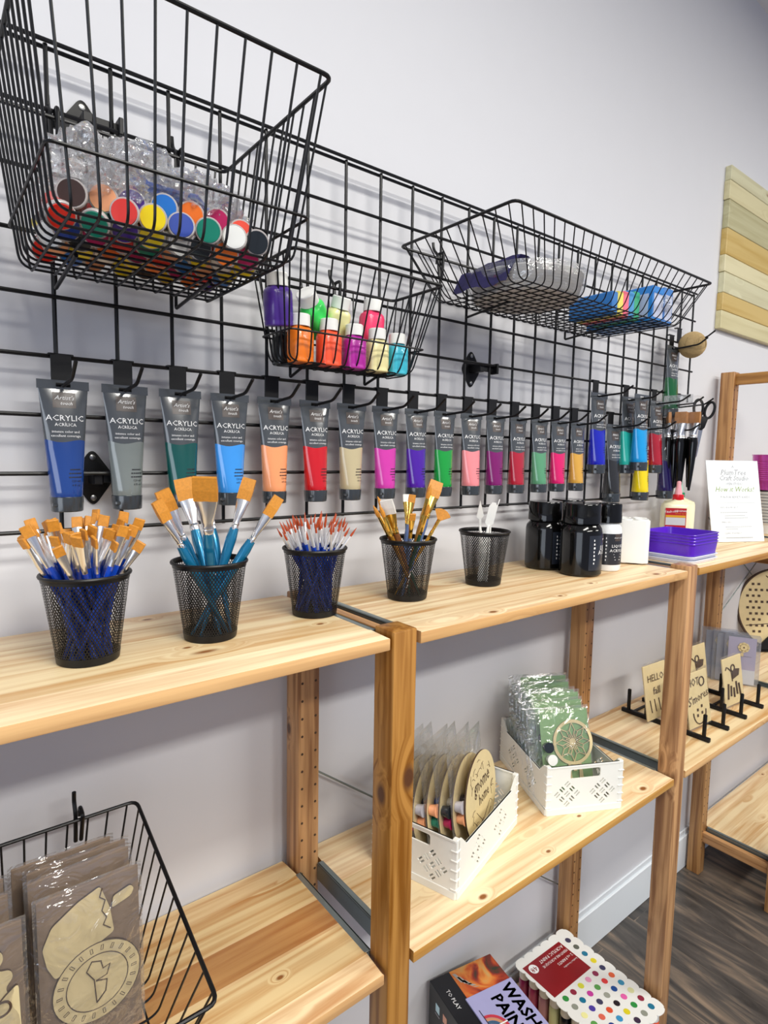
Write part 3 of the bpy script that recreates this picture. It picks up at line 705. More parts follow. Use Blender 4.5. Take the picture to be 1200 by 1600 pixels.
for k, (px, py), (qx, qy), s_, lb in mixed:
    q = Vector((qx, qy, 0.004)); p = Vector((px, py, CH)); brush((cx+qx, cy+qy, TS+0.004), p-q, -0.6+0.3*math.sin(px*300), mixk[k], lb, 'mixed brushes in the fourth cup', s_)
# palette knives in the fifth cup
cx, cy, _ = cups[4]
def knife(px, py, qx, qy, spin, tip, label):
    q = Vector((qx, qy, 0.004)); p = Vector((px, py, CH)); d = p-q
    qq = Vector((0, 0, 1)).rotation_difference(d.normalized()) @ Matrix.Rotation(spin, 3, 'Z').to_quaternion()
    t = thing('palette_knife', label, 'palette knife', (cx+qx, cy+qy, TS+0.004), qq.to_euler(), 'white palette knives in the fifth cup')
    ob('handle', MB().loft([[(w*math.cos(a), 0.0022*math.sin(a), z) for a in [2*PI*k/12 for k in range(12)]] for z, w in ((0, 0.004), (0.01, 0.0062), (0.06, 0.0056), (0.098, 0.003), (0.112, 0.0022))]), M_WHITE, t)
    T = Matrix.Translation((0, 0, 0.110)) @ Matrix.Rotation(0.25, 4, 'X') @ Matrix.Rotation(PI/2, 4, 'X')
    ob('blade', MB().prism(tip, -0.0007, 0.0007, T), M_WHITE, t)
knife(-0.012, 0.0, 0.008, 0.004, -0.5, [(-0.002, 0), (0.002, 0), (0.0025, 0.018), (0.0075, 0.024), (0, 0.058), (-0.0075, 0.024), (-0.0025, 0.018)], 'white plastic palette knife with a diamond-shaped blade, leftmost')
knife(0.004, -0.004, -0.010, 0.0, -0.5, [(-0.003, 0), (0.003, 0), (0.0085, 0.006), (0.0085, 0.040), (0.004, 0.048), (-0.004, 0.048), (-0.0085, 0.040), (-0.0085, 0.006)], 'white plastic palette knife with a blunt rounded blade, middle')
knife(0.020, 0.004, -0.004, -0.012, 0.9, [(-0.002, 0), (0.002, 0), (0.004, 0.020), (0.003, 0.058), (-0.003, 0.058), (-0.004, 0.020)], 'white plastic palette knife seen edge-on, rightmost')

# ================================================================== bottles in the small basket
def bottle_meshes():
    b_ = MB()
    def rg(z, w, rnd=0.3, n=24):
        out = []
        for k in range(n):
            a = 2*PI*k/n; c, s_ = math.cos(a), math.sin(a); e = 0.62
            out.append((w*math.copysign(abs(c)**e, c)*0.97, w*math.copysign(abs(s_)**e, s_)*0.8, z))
        return out
    b_.loft([rg(0, 0.0175), rg(0.0015, 0.0195), rg(0.005, 0.0200), rg(0.007, 0.0194), rg(0.009, 0.0200), rg(0.044, 0.0200), rg(0.049, 0.0185), rg(0.053, 0.014), rg(0.056, 0.0125)])
    c_ = MB(); c_.lathe([(0.0142, 0.054), (0.0148, 0.0545), (0.0148, 0.071), (0.0136, 0.0722), (0, 0.0722)], 28, close=False)
    for k in range(0): pass
    return b_.mesh('bottle_body', [M_WHITE]), c_.mesh('cap', [M_WHITE])
BOT = bottle_meshes()
_bm = {}
def bottle(x, y, z, col, label, rot=(0, 0, 0), sc=1.0):
    sc *= 1.06
    if col not in _bm:
        me = BOT[0].copy(); me.materials[0] = mat('bottle_paint_'+col, hx(col), 0.28, coat=0.25, var=0.05); _bm[col] = me
    t = thing('paint_bottle', label, 'paint bottle', (x, y, z), rot, 'small square paint bottles in the little basket'); t.scale = (sc,)*3
    ob('bottle_body', _bm[col], None, t); ob('cap', BOT[1], None, t)
zb = -0.3635
bottle(0.320, -0.082, zb, 'ee7a1e', 'orange paint bottle, front left of the small basket', (0, 0, 0.2), 0.95)
bottle(0.371, -0.083, zb, 'ff5a36', 'red-orange paint bottle in the front row, between orange and magenta', (0, 0, 0.1), 0.95)
bottle(0.419, -0.084, zb, 'b0259b', 'magenta purple paint bottle in the front row of the small basket', (0, 0, 0.05), 0.93)
bottle(0.466, -0.084, zb, 'eadfa4', 'cream paint bottle in the front row beside the cyan one', (0, 0, -0.1), 0.93)
bottle(0.510, -0.083, zb, '3fb9d0', 'cyan paint bottle at the right end of the front row', (0, 0, 0), 0.90)
bottle(0.315, -0.040, zb, '101418', 'black paint bottle low in the corner under the purple one', (0, 0, 0.1), 0.88)
bottle(0.289, -0.072, zb+0.052, '4c2a8e', 'dark purple paint bottle sitting high at the left of the basket', (0.1, -0.12, 0.1), 1.0)
bottle(0.378, -0.050, zb+0.058, '3fe060', 'neon green paint bottle lying tilted on its side', (0.2, -0.85, 0.3), 1.0)
bottle(0.402, -0.043, zb+0.046, 'eee9a8', 'pale yellow paint bottle at the back, white lid tipped forward', (0.35, 0.05, 0), 0.98)
bottle(0.482, -0.043, zb+0.050, 'ff4070', 'hot coral pink paint bottle standing high at the back right', (0.05, 0.03, 0), 1.02)

# ================================================================== bagged paint pots in the deep basket
def pot_mesh():
    b_ = MB(); b_.lathe([(0.0100, -0.030), (0.0110, -0.0295), (0.0128, -0.004), (0.0140, -0.002)], 20)
    lid = MB(); lid.lathe([(0.0148, -0.004), (0.0150, 0.0), (0.0142, 0.0012), (0.0134, 0.0012)], 24); 
    ins = MB(); ins.lathe([(0.0133, 0.0006), (0.0128, 0.0022), (0.0, 0.0022)], 24, close=False)
    return b_.mesh('pot_body', [M_WHITE]), lid.mesh('lid_rim', [mat('frosted_lid_rim', hx('b9b2b0'), 0.3, coat=0.3)]), ins.mesh('lid', [M_WHITE])
POT = pot_mesh(); _pm = {}
CN = {'3c2a26': 'dark brown', 'f7ab7c': 'peach', '43238a': 'purple', '2170c8': 'blue', 'f97a28': 'orange', 'bb1f5c': 'crimson pink', 'de2a1c': 'red', 'f6da16': 'yellow', '1c3f9e': 'navy blue', '0d7f68': 'sea green', 'eeeeea': 'white', '20262c': 'black', 'e64a34': 'coral'}
def pot(x, y, z, col, d, label, group='small plastic paint pots bagged in the deep basket'):
    if col not in _pm:
        A = POT[0].copy(); c = hx(col); A.materials[0] = mat('pot_paint_'+col, tuple(lerp(v, 0.85, 0.12) for v in c), 0.2, coat=0.4, var=0.05)
        Bm = POT[2].copy(); Bm.materials[0] = mat('pot_lid_'+col, c, 0.3, coat=0.2, var=0.03); _pm[col] = (A, Bm)
    t = thing('paint_pot', label, 'paint pot', (x, y, z), Vector((0, 0, 1)).rotation_difference(Vector(d).normalized()).to_euler(), group)
    ob('pot_body', _pm[col][0], None, t); ob('lid_rim', POT[1], None, t); ob('lid', _pm[col][1], None, t)
vis = [(-0.014, -0.2416, '3c2a26', 'left end'), (0.016, -0.2385, 'f7ab7c', 'beside the brown'), (0.0445, -0.236, '43238a', 'upper row'), (0.079, -0.2316, '2170c8', 'upper row'), (0.1094, -0.232, 'f97a28', 'upper row'), (0.1406, -0.2315, 'bb1f5c', 'upper row'),
       (0.0331, -0.2527, 'de2a1c', 'second row'), (0.0622, -0.2514, 'f6da16', 'second row'), (0.093, -0.2515, '1c3f9e', 'second row'), (0.1242, -0.2497, '0d7f68', 'second row'), (0.1556, -0.2497, 'eeeeea', 'second row'), (0.1703, -0.2367, 'e64a34', 'right end'), (0.1845, -0.2492, '20262c', 'right end')]
pd = Vector((-0.35, -0.9, -0.12))
for i, (x, z, c, w) in enumerate(vis):
    pot(x, -0.207+(0.010 if z > -0.245 else -0.004), z, c, pd+Vector((random.uniform(-.15, .15), 0, random.uniform(-.15, .15))), '%s lidded paint pot facing out through the deep basket, %s' % (CN[c], w))
low = ['de2a1c', 'de2a1c', 'f6da16', '1c3f9e', 'f97a28', '0d7f68', '2170c8', 'eeeeea', '3c2a26', 'bb1f5c', '43238a', 'f7ab7c', '20262c', 'f6da16']
k = 0
for r_ in range(5):
    for c_ in range(8):
        y = -0.196+r_*0.032; x = -0.022+c_*0.0290+0.006*(r_ % 2)
        if x > 0.196: continue
        c = low[(k*5+r_*3+(k//3)) % len(low)]; k += 1
        pot(x+random.uniform(-.003, .003), y, -0.2665+random.uniform(0, .002), c, (random.uniform(-.5, .3), -0.75, -0.55+random.uniform(-.3, .3)), '%s paint pot in the bottom layer of the deep basket' % CN[c])
for r_ in range(4):
    for c_ in range(7):
        if random.random() < 0.25: continue
        y = -0.160+r_*0.036; x = -0.010+c_*0.0300
        c = low[(k*7+r_) % len(low)]; k += 1
        pot(x, y, -0.236+0.006*random.random(), c, (random.uniform(-1, .6), -0.7, random.uniform(-.2, .9)), '%s paint pot in the upper layer of the deep basket' % CN[c])
def crumple(cx, cy, cz, sx, sy, sz, seed, amp=0.35, sub=5, flat=0.0):
    bm = bmesh.new(); bmesh.ops.create_icosphere(bm, subdivisions=sub, radius=1)
    off = Vector((seed*3.1, seed*1.7, seed*5.3))
    for v in bm.verts:
        p = v.co.copy()
        n1 = noise.noise(p*2.2+off); n2 = abs(noise.noise(p*5+off)); n3 = abs(noise.noise(p*11+off))
        f = 1+amp*n1-amp*0.8*n2+amp*0.35*n3
        v.co = Vector((cx+p.x*sx*f, cy+p.y*sy*f, cz+p.z*sz*f))
    mb = MB(); mb.bm.free(); mb.bm = bm; mb.use(M_FILM); return mb
BAGT = (0.085, -0.13, -0.235)
for i, (x, y, z, sx, sy, sz, lb) in enumerate([(0.015, -0.150, -0.208, 0.050, 0.075, 0.045, 'crinkled clear bag bulging at the left end of the deep basket'), (0.075, -0.120, -0.200, 0.055, 0.085, 0.045, 'crinkled clear bag heaped behind the diamond bracket side of the pots'),
                                          (0.130, -0.130, -0.205, 0.050, 0.080, 0.040, 'crinkled clear bag with blue printed streaks over the middle pots'), (0.172, -0.110, -0.220, 0.032, 0.080, 0.036, 'crinkled clear bag at the right end of the deep basket')]):
    mb = crumple(0, 0, 0, sx, sy, sz, i+1)
    o = ob('clear_plastic_bag', mb, M_FILM, None, (x, y, z), ang=0.35)
    tag(o, lb, 'plastic bag', 'clear bags around the paint pots')
o.data.materials[0] = M_FILM
mb = MB()
for k in range(5):
    pts = [(0.060+0.022*i+random.uniform(-.004, .004), -0.165+random.uniform(-.010, .010)+0.004*k, -0.192-0.003*i+random.uniform(-.004, .004)-0.002*k) for i in range(6)]
    mb.tube(pts, [0.0016, 0.003, 0.0022, 0.0034, 0.002, 0.001], 6)
tag(ob('blue_ribbon', mb, mat('blue_foil', hx('1d5fd0'), 0.2, coat=0.6), None), 'bundle of shiny blue strips lying across the bagged paint pots', 'ribbon')

# ================================================================== long basket contents
t = thing('plate_stack', 'round stack of thin white plates wrapped in clear film in the long basket', 'plates', (0.790, -0.130, -0.2035))
mb = MB()
prof = []
for k in range(9):
    z = k*0.0048; prof += [(0.094+0.0012*k, z), (0.0975+0.0012*k, z+0.0024), (0.093+0.0012*k, z+0.0042)]
mb.lathe([(0.0, 0.0), (0.088, 0.0)]+prof+[(0.098, 0.046), (0.07, 0.040), (0, 0.040)], 48, close=False)
ob('stacked_plates', mb, mat('white_foam_plate', hx('dcdad8'), 0.5, var=0.02), t)
mb = MB(); mb.lathe([(0.090, -0.0008), (0.102, 0.004), (0.112, 0.028), (0.110, 0.049), (0.07, 0.053), (0, 0.054)], 48, close=False)
bm = mb.bm
for v in bm.verts:
    if v.co.length > 0.02: v.co *= 1+0.02*noise.noise(v.co*60)
ob('clear_wrap', mb, M_FILM3, t, ang=0.3)
mb = MB()
pts = []
for a in range(9):
    an = 2.6+a*0.12
    pts.append([(0.70+0.03*0+0.0, 0, 0)])
# dark violet cloth folded over the left side of the stack
n = 12; G = []
for i in range(n+1):
    u = i/n; rowp = []
    for j in range(9):
        v = j/8
        x = lerp(0.668, 0.765, u)+0.006*math.sin(v*7+u*5); y = lerp(-0.185, -0.05, v)+0.005*math.sin(u*9)
        z = -0.1465+0.003*math.sin(u*6+v*3)+0.002*math.sin(v*14) if u > 0.3 else lerp(-0.196, -0.1465, u/0.3)+0.003*math.sin(v*14)
        rowp.append((x, y, z))
    G.append(rowp)
mb.loft(G, closed_ring=False, caps=False)
bmesh.ops.solidify(mb.bm, geom=mb.bm.faces[:], thickness=0.0025)
tag(ob('violet_cloth', mb, mat('violet_cloth', hx('3f3a70'), 0.7, var=0.2, scale=100, bump=0.4), None), 'dark violet cloth folded over the wrapped plate stack', 'cloth')
cols = ['1c63b8', '3a78c4', 'e6d660', 'f06a84', '3f6fae', '3aa87a', '3aa87a', '2a9cd8', '1878d4', '1450c8', '5a90d0', '3f78bc']
packs = [('2470b8', 'deep blue'), ('e6d660', 'yellow'), ('f06a84', 'pink'), ('3f8fc8', 'light blue'), ('3aa87a', 'green')]
x = 0.985
for i, (c, nm) in enumerate(packs):
    t = thing('clay_pack', '%s modelling clay block standing in the long basket' % nm, 'clay block', (x+0.012, -0.150, -0.204), group='bagged clay blocks in the long basket'); t.scale = (0.95, 1, 1.15)
    ob('block', MB().box(-0.0105, 0.0105, -0.045, 0.060, 0, 0.040+0.003*i, 0.002), mat('clay_'+c, hx(c), 0.4), t)
    x += 0.0215
for i, (x0, x1, zt, c, lb) in enumerate([(1.104, 1.150, 0.074, '1f7ccc', 'blue craft box with a pale window at the right end of the long basket'), (1.152, 1.190, 0.078, '3a78c0', 'mid blue bagged craft box at the very end of the long basket')]):
    t = thing('craft_supply_box', lb, 'box', (x0, -0.218, -0.204))
    ob('carton', MB().box(0, x1-x0, 0, 0.16, 0, zt, 0.0015), cm(c, 0.35), t)
    ob('pale_window', MB().box(0.004, x1-x0-0.004, -0.0006, 0, 0.008, zt-0.016), cm('c9cfe4', 0.2), t)
    ob('pale_window', MB().box(-0.0006, 0, 0.01, 0.15, 0.008, zt-0.016), cm('b4bede', 0.2), t)
mb = crumple(0, 0, 0, 0.046, 0.088, 0.042, 9, 0.15)
tag(ob('clear_plastic_bag', mb, M_FILM, None, (1.150, -0.140, -0.162), ang=0.35), 'clear bag wrapped round the blue craft boxes in the long basket', 'plastic bag')

# bag of black brushes at the grid end
hook(1.610, -0.3048, 'black prong hook carrying the clear sleeve of black brushes', HOOKL)
BLKB = brush_meshes('wide', M_GLOSSBLK, M_CHROME, mat('tan_bristles', hx('b07a48'), 0.5, var=0.2, scale=300))
for i, (dx, dy, ln) in enumerate([(-0.022, -0.030, 1.0), (-0.006, -0.040, 1.08), (0.010, -0.055, 1.04), (0.020, -0.072, 0.98), (0.000, -0.086, 1.02), (-0.018, -0.062, 1.05), (0.016, -0.036, 1.0)]):
    z0 = -0.368-0.222*ln*0.98
    t = brush((1.612+dx, dy, z0), (0.02*math.sin(i*2), 0.02*math.cos(i), 1), 0.7+0.2*i, BLKB, 'glossy black-handled brush hanging handle down in a clear sleeve at the grid end', 'black brushes in the clear sleeve', ln)
    t.scale = (ln*1.2, ln*1.2, ln)
    for ch in t.children:
        if ch.name.startswith('handle'): ch.scale = (1.5, 1.5, 1)
t = thing('brush_sleeve_bag', 'clear plastic header sleeve around the black brushes at the grid end', 'plastic sleeve', (1.612, -0.055, -0.32))
mb = MB(); mb.box(-0.032, 0.032, -0.040, 0.040, -0.09, 0.004, 0.003); ob('sleeve_film', mb, M_FILM2, t)
ob('seam_strip', MB().box(-0.033, -0.0315, -0.041, 0.041, -0.022, 0.004), M_FILM, t)

# ================================================================== jars, holder, trays, glue, card, pails
def jar(x, y, r, h, label, body, cap, lab, rotz=0, hc=None, rc=None, text_=True):
    t = thing('paint_jar', label, 'paint jar', (x, y, TS), (0, 0, rotz))
    hb = h-0.045
    mb = MB().lathe([(0, 0), (r*0.93, 0), (r, 0.004), (r, hb-0.016), (r*0.96, hb-0.008), (r*0.78, hb+0.002), (r*0.78, hb+0.006), (0, hb+0.006)], 48, close=False)
    ob('jar_body', mb, body, t)
    rc = rc or r*0.90
    mb = MB().lathe([(rc*0.97, hb+0.003), (rc, hb+0.004), (rc, hb+0.020), (rc*0.985, hb+0.021), (rc*0.985, h-0.003), (rc*0.95, h), (0, h)], 48, close=False)
    ob('screw_lid', mb, cap, t)
    lb = MB(); e = 0.0004
    def sf(a, z, ee=0.0004): return ((r+ee)*math.sin(a), -(r+ee)*math.cos(a), z)
    z0, z1 = 0.014, hb-0.020; n = 24; a0, a1 = -1.15, 1.15
    lb.use(lab).add([sf(lerp(a0, a1, i/n), z) for z in (z0, z1) for i in range(n+1)], [(i, i+1, n+2+i, n+1+i) for i in range(n)])
    lb.use(M_LOGO).add([sf(lerp(-0.28, 0.28, i/6), z, 0.0008) for z in (z1-0.016, z1) for i in range(7)], [(i, i+1, 8+i, 7+i) for i in range(6)])
    lb.use(M_TXTW)
    lb.text("Artist's touch", r*0.13, lambda u, v: sf(u/r, z1-0.010+v, 0.0012), shear=0.3)
    lb.text("LIQUID", r*0.30, lambda u, v: sf(u/r*1.05, z1-0.030+v, 0.0009)); lb.text("ACRYLIC", r*0.30, lambda u, v: sf(u/r*1.05, z1-0.040+v, 0.0009))
    for i in range(3): lb.add([sf(s_*(0.34-0.05*i), z1-0.046-0.006*i+d_, 0.0009) for d_ in (0, 0.0012) for s_ in (-1, 1)], [(0, 1, 3, 2)])
    for i in range(7): lb.add([sf(a, z1-0.012-0.008*i+d_, 0.0009) for d_ in (0, 0.004) for a in (-0.92, -0.92+0.05+0.02*(i % 3))], [(0, 1, 3, 2)])
    ob('label', lb, None, t, smooth=False)
M_LAB = mat('dark_slate_label', hx('20252f'), 0.3, coat=0.3); M_LABW = mat('charcoal_label', hx('2a2b30'), 0.3)
jar(0.9590, -0.0740, 0.0425, 0.150, 'large glossy black paint jar at the back left of the jar cluster', M_GLOSSBLK, M_GLOSSBLK, M_LAB, 0.62)
jar(0.9640, -0.1640, 0.0440, 0.152, 'large glossy black paint jar standing in front, nearest the shelf edge', M_GLOSSBLK, M_GLOSSBLK, M_LAB, 0.55)
jar(1.0560, -0.0650, 0.0425, 0.151, 'black paint jar mostly hidden behind the other black jars', M_GLOSSBLK, M_GLOSSBLK, M_LAB, 0.4)
jar(1.0600, -0.1680, 0.0300, 0.148, 'slim white liquid paint bottle with black lid and charcoal label', mat('white_jar', hx('eef0f0'), 0.25, coat=0.3), M_GLOSSBLK, M_LABW, -0.2, rc=0.0285)
t = thing('paint_cup_block', 'white plastic block of round paint wells standing between jars and purple trays', 'cup holder', (1.196, -0.150, TS), (0, 0, 0.62))
mb = MB().use(M_WHITE); mb.prism([(p.x, p.y) for p in fillet_closed([(-0.036, -0.036, 0), (0.036, -0.036, 0), (0.036, 0.036, 0), (-0.036, 0.036, 0)], 0.012, 5)], 0.003, 0.104, bev=0.001)
for sx in (-1, 1):
    for sy in (-1, 1): mb.lathe([(0.0155, 0.1035), (0.0155, 0.1065), (0.0135, 0.1065), (0.0135, 0.1045), (0.012, 0.1042), (0, 0.1042)], 20, Matrix.Translation((sx*0.0175, sy*0.0175, 0)), close=False)
ob('block_body', mb, None, t)
mb = MB()
for sx in (-1, 1):
    for sy in (-1, 1): mb.lathe([(0.008, 0), (0.012, 0.004)], 16, Matrix.Translation((sx*0.02, sy*0.02, 0)))
ob('foot', mb, M_WHITE, t)
def tray(z0, h, x0, x1, y0, y1, m, label, grp, flare=0.004):
    t = thing('plastic_tray', label, 'tray', ((x0+x1)/2, (y0+y1)/2, z0), group=grp)
    hx_, hy = (x1-x0)/2, (y1-y0)/2
    def rr(w, d, z): return [(p.x, p.y, z) for p in fillet_closed([(-w, -d, 0), (w, -d, 0), (w, d, 0), (-w, d, 0)], 0.016, 5)]
    f = flare
    mb = MB(); mb.loft([rr(hx_-f, hy-f, 0), rr(hx_, hy, h), rr(hx_-0.002, hy-0.002, h), rr(hx_-f-0.002, hy-f-0.002, 0.002)], caps=True)
    ob('tray_shell', mb, m, t)
    mb = MB(); mb.tube([Vector(p) for p in rr(hx_+0.0005, hy+0.0005, h-0.001)], 0.0014, 6, closed=True); ob('rim', mb, m, t)
MP = mat('purple_plastic', hx('5a22c0'), 0.3, coat=0.3); MLV = mat('white_lilac_plastic', hx('dcdff0'), 0.35)
X0, X1, Y0, Y1 = 1.268, 1.412, -0.262, -0.130
tray(TS+0.0005, 0.009, X0, X1, Y0, Y1, MLV, 'pale lilac tray at the very bottom of the tray stack', 'stacked craft trays')
tray(TS+0.010, 0.009, X0, X1, Y0, Y1, MLV, 'pale lilac tray second from the bottom of the tray stack', 'stacked craft trays')
for i in range(4): tray(TS+0.0195+i*0.0072, 0.030, X0, X1, Y0, Y1, MP, ('purple tray lowest of the purple ones in the stack', 'second purple tray from the bottom of the stack', 'third purple tray from the bottom of the stack', 'open purple tray topping the tray stack')[i], 'stacked craft trays', 0.003)

def glue(x, y, capc, tipc, label, rotz):
    t = thing('glue_bottle', label, 'glue bottle', (x, y, TS), (0, 0, rotz))
    def sec(z, w, d, n=28): return [(w*math.copysign(abs(math.cos(a))**0.6, math.cos(a)), d*math.copysign(abs(math.sin(a))**0.7, math.sin(a)), z) for a in [2*PI*k/n for k in range(n)]]
    ob('bottle_body', MB().loft([sec(0, 0.040, 0.024), sec(0.003, 0.043, 0.027), sec(0.112, 0.044, 0.027), sec(0.122, 0.041, 0.025), sec(0.128, 0.026, 0.019), sec(0.133, 0.014, 0.014), sec(0.136, 0.013, 0.013)]), mat('cream_bottle', hx('efe9c4'), 0.3, coat=0.2), t)
    ob('collar', MB().lathe([(0.0145, 0.134), (0.0150, 0.135), (0.0145, 0.149), (0.010, 0.150)], 20), cm(capc), t)
    ob('nozzle', MB().lathe([(0.0100, 0.149), (0.0095, 0.158), (0.0065, 0.172), (0.0060, 0.180), (0.0062, 0.184), (0.004, 0.187), (0, 0.188)], 18, close=False), cm(tipc, 0.2), t)
    lb = MB(); yy = -0.0276
    def q(m, x0, x1, z0, z1, e=0): lb.use(m).box(x0, x1, yy-0.0006-e, yy+0.004, z0, z1)
    q(cm('b3141c'), -0.036, 0.018, 0.020, 0.112); q(cm('d8a020'), -0.035, 0.016, 0.086, 0.092, 0.0002); q(cm('c9ccd0'), -0.035, 0.016, 0.064, 0.0855, 0.0002)
    lb.use(M_TXTW); lb.text('Titebond', 0.0095, lambda u, v: (u-0.022, yy-0.0012, 0.099+v+0.1*u)); lb.text('ORIGINAL', 0.0075, lambda u, v: (u+0.003, yy-0.0012, 0.102+v))
    lb.use(cm('d8a020')); lb.text('WOOD GLUE', 0.0045, lambda u, v: (u+0.003, yy-0.0012, 0.0955+v))
    ob('label', lb, None, t, smooth=False)
glue(1.548, -0.088, 'd4161f', 'f0a8b0', 'cream wood glue bottle with red collar and label behind the purple trays', -0.92)
glue(1.665, -0.036, '128a58', 'a8dcc8', 'wood glue bottle with green collar, hidden behind the red one', -0.92)

def P3(o, u, w, s_, v, e=0): return o+u*s_+w*v+u.cross(w)*e
t = thing('menu_card_stand', 'white printed price card in a slanted clear stand on the far top shelf', 'sign', (1.726, -0.114, TS), (-0.195, 0, -0.425))
mb = MB().box(0, 0.192, -0.001, 0.001, 0.001, 0.252, 0.0005); ob('card', mb, mat('white_card', hx('f0f5f6'), 0.4, var=0.01), t)
mb = MB().box(-0.001, 0.193, 0.0012, 0.0028, 0, 0.254); ob('clear_back', mb, film('clear_acrylic', amount=0.02, wrinkle=0.0, milky=0.01, fres=0.1), t)
ob('back_foot', MB().box(0.03, 0.163, 0.001, 0.060, 0.0135, 0.0155, T=Matrix.Rotation(0.195, 4, 'X')), film('clear_acrylic_foot', amount=0.04, wrinkle=0), t)
lb = MB(); cx_ = 0.096
def ct(m, s_, size, z, sh=0.0, al='CENTER', x=None): lb.use(m).text(s_, size, lambda u, v: ((cx_ if x is None else x)+u, -0.00145, z+v), align=al, shear=sh)
ct(M_TXTG, '^', 0.018, 0.224); ct(M_TXTG, 'PlumTree', 0.024, 0.207, 0.3); ct(M_TXTG, 'Craft Studio', 0.022, 0.190, 0.3); ct(M_TXTG, 'OPEN STUDIO', 0.010, 0.176)
ct(M_TXTGR, 'How it Works!', 0.023, 0.155, 0.3); ct(M_TXTG, 'FUN FOR ADULTS & KIDS', 0.0095, 0.135)
lb.use(M_TXTG).add([(0.022, -0.00145, 0.120), (0.168, -0.00145, 0.120), (0.168, -0.00145, 0.1208), (0.022, -0.00145, 0.1208)], [(0, 1, 2, 3)])
ct(M_TXTG, 'CHOOSE A PROJECT', 0.0075, 0.104, 0, 'LEFT', 0.035)
for z, a, b_ in ((0.090, 0.038, 0.138), (0.080, 0.052, 0.128), (0.0735, 0.052, 0.138), (0.046, 0.052, 0.150), (0.039, 0.052, 0.098), (0.012, 0.052, 0.150)):
    n = 14
    for i in range(n): lb.add([(lerp(a, b_, i/n), -0.00145, z), (lerp(a, b_, (i+0.75)/n), -0.00145, z), (lerp(a, b_, (i+0.75)/n), -0.00145, z+0.0018), (lerp(a, b_, i/n), -0.00145, z+0.0018)], [(0, 1, 2, 3)])
ct(M_TXTG, 'SMALL KIDS', 0.0075, 0.059, 0, 'LEFT', 0.038); ct(M_TXTG, 'CLEAN UP & ENJOY', 0.0075, 0.025, 0, 'LEFT', 0.045)
ob('printed_text', lb, None, t, smooth=False)

def pail(z0, h, r0, r1, m, label, x=2.150, y=-0.110, rings=True, name='tin_pail'):
    t = thing(name, label, 'pail', (x, y, z0))
    pr = [(0, 0), (r0, 0)]
    n = 10
    for i in range(n):
        a, b_ = 0.25+0.6*i/n, 0.25+0.6*(i+0.5)/n
        if rings: pr += [(lerp(r0, r1, a), h*a), (lerp(r0, r1, b_)+0.0012, h*b_)]
    pr += [(r1, h), (r1-0.0015, h), (r0-0.0015, 0.004), (0, 0.004)]
    ob('pail_body', MB().lathe(pr, 40, close=False), m, t)
    ob('rolled_rim', MB().tube([(r1*math.cos(2*PI*k/40), r1*math.sin(2*PI*k/40), h) for k in range(40)], 0.0018, 6, closed=True), m, t)
pail(TS+0.150, 0.118, 0.043, 0.056, mat('pink_tin', hx('cc49b4'), 0.25, metal=0.5, coat=0.5), 'shiny pink tin pail on top of the white cup stack, right edge')
for i in range(11):
    z = TS+0.030+i*0.0105
    o = ob('white_cup', MB().lathe([(0.038, 0.0), (0.0415, 0.004), (0.0435, 0.0075), (0.045, 0.0078), (0.0452, 0.0088), (0.0400, 0.0088), (0.037, 0.002)], 32), M_WHITE, None, (2.150, -0.110, z))
    tag(o, 'white stacking cup in the column beneath the pink tin pail', 'cup', 'white cups stacked under the pink pail')
tag(ob('white_cup', MB().lathe([(0.034, 0.0), (0.038, 0.030), (0.036, 0.030), (0.030, 0.002)], 32), M_WHITE, None, (2.150, -0.110, TS+0.0005)), 'taller white cup standing lowest under the pink pail', 'cup', 'white cups stacked under the pink pail')
tag(ob('black_cup_spacer', MB().lathe([(0.034, 0.0), (0.034, 0.120)], 24), cm('3c1c34'), None, (2.150, -0.110, TS+0.0295)), 'dark plum cup core showing between the white stacked cups', 'cup')

# ================================================================== folding crates
def plate(mb, outline, holes, th, T):
    """flat plate in local xz with holes, given thickness along +y, transformed by T"""
    bm = bmesh.new(); es = []
    for loop_ in [outline]+holes:
        vs = [bm.verts.new((x, 0, z)) for x, z in loop_]
        es += [bm.edges.new((vs[i], vs[(i+1) % len(vs)])) for i in range(len(vs))]
    r = bmesh.ops.triangle_fill(bm, edges=es, use_beauty=True, use_dissolve=False, normal=(0, -1, 0))
    bmesh.ops.dissolve_limit(bm, angle_limit=0.01, verts=bm.verts, edges=bm.edges)
    fs = bm.faces[:]
    ex = bmesh.ops.extrude_face_region(bm, geom=fs)
    for v in [g_ for g_ in ex['geom'] if isinstance(g_, bmesh.types.BMVert)]: v.co.y += th
    bmesh.ops.recalc_face_normals(bm, faces=bm.faces[:])
    bm.verts.index_update()
    mb.add([tuple(v.co) for v in bm.verts], [tuple(v.index for v in f.verts) for f in bm.faces], T); bm.free()
def diamond_slots(cx, cz, s=0.0112, n=4):
    """basket-weave of short paired slots arranged in a diamond"""
    H = []
    for i in range(-1, 2):
        for j in range(-1, 2):
            u, v = i*s*1.0, j*s*1.0
            x = cx+(u-v)*1.0; z = cz+(u+v)*0.95
            horiz = (i+j) % 2 == 0
            for k in (-1, 1):
                if horiz: ax, az, dx, dz = x+k*0.0021, z+k*0.0021, 0.0039, -0.0039
                else: ax, az, dx, dz = x+k*0.0021, z-k*0.0021, 0.0039, 0.0039
                w = 0.0015
                nx_, nz_ = -dz/0.00552*w, dx/0.00552*w
                H.append([(ax-dx-nx_, az-dz-nz_), (ax+dx-nx_, az+dz-nz_), (ax+dx+nx_, az+dz+nz_), (ax-dx+nx_, az-dz+nz_)])
    return H
def rr2(x0, x1, z0, z1, r): return [(p.x, p.y) for p in fillet_closed([(x0, z0, 0), (x1, z0, 0), (x1, z1, 0), (x0, z1, 0)], r, 3)]
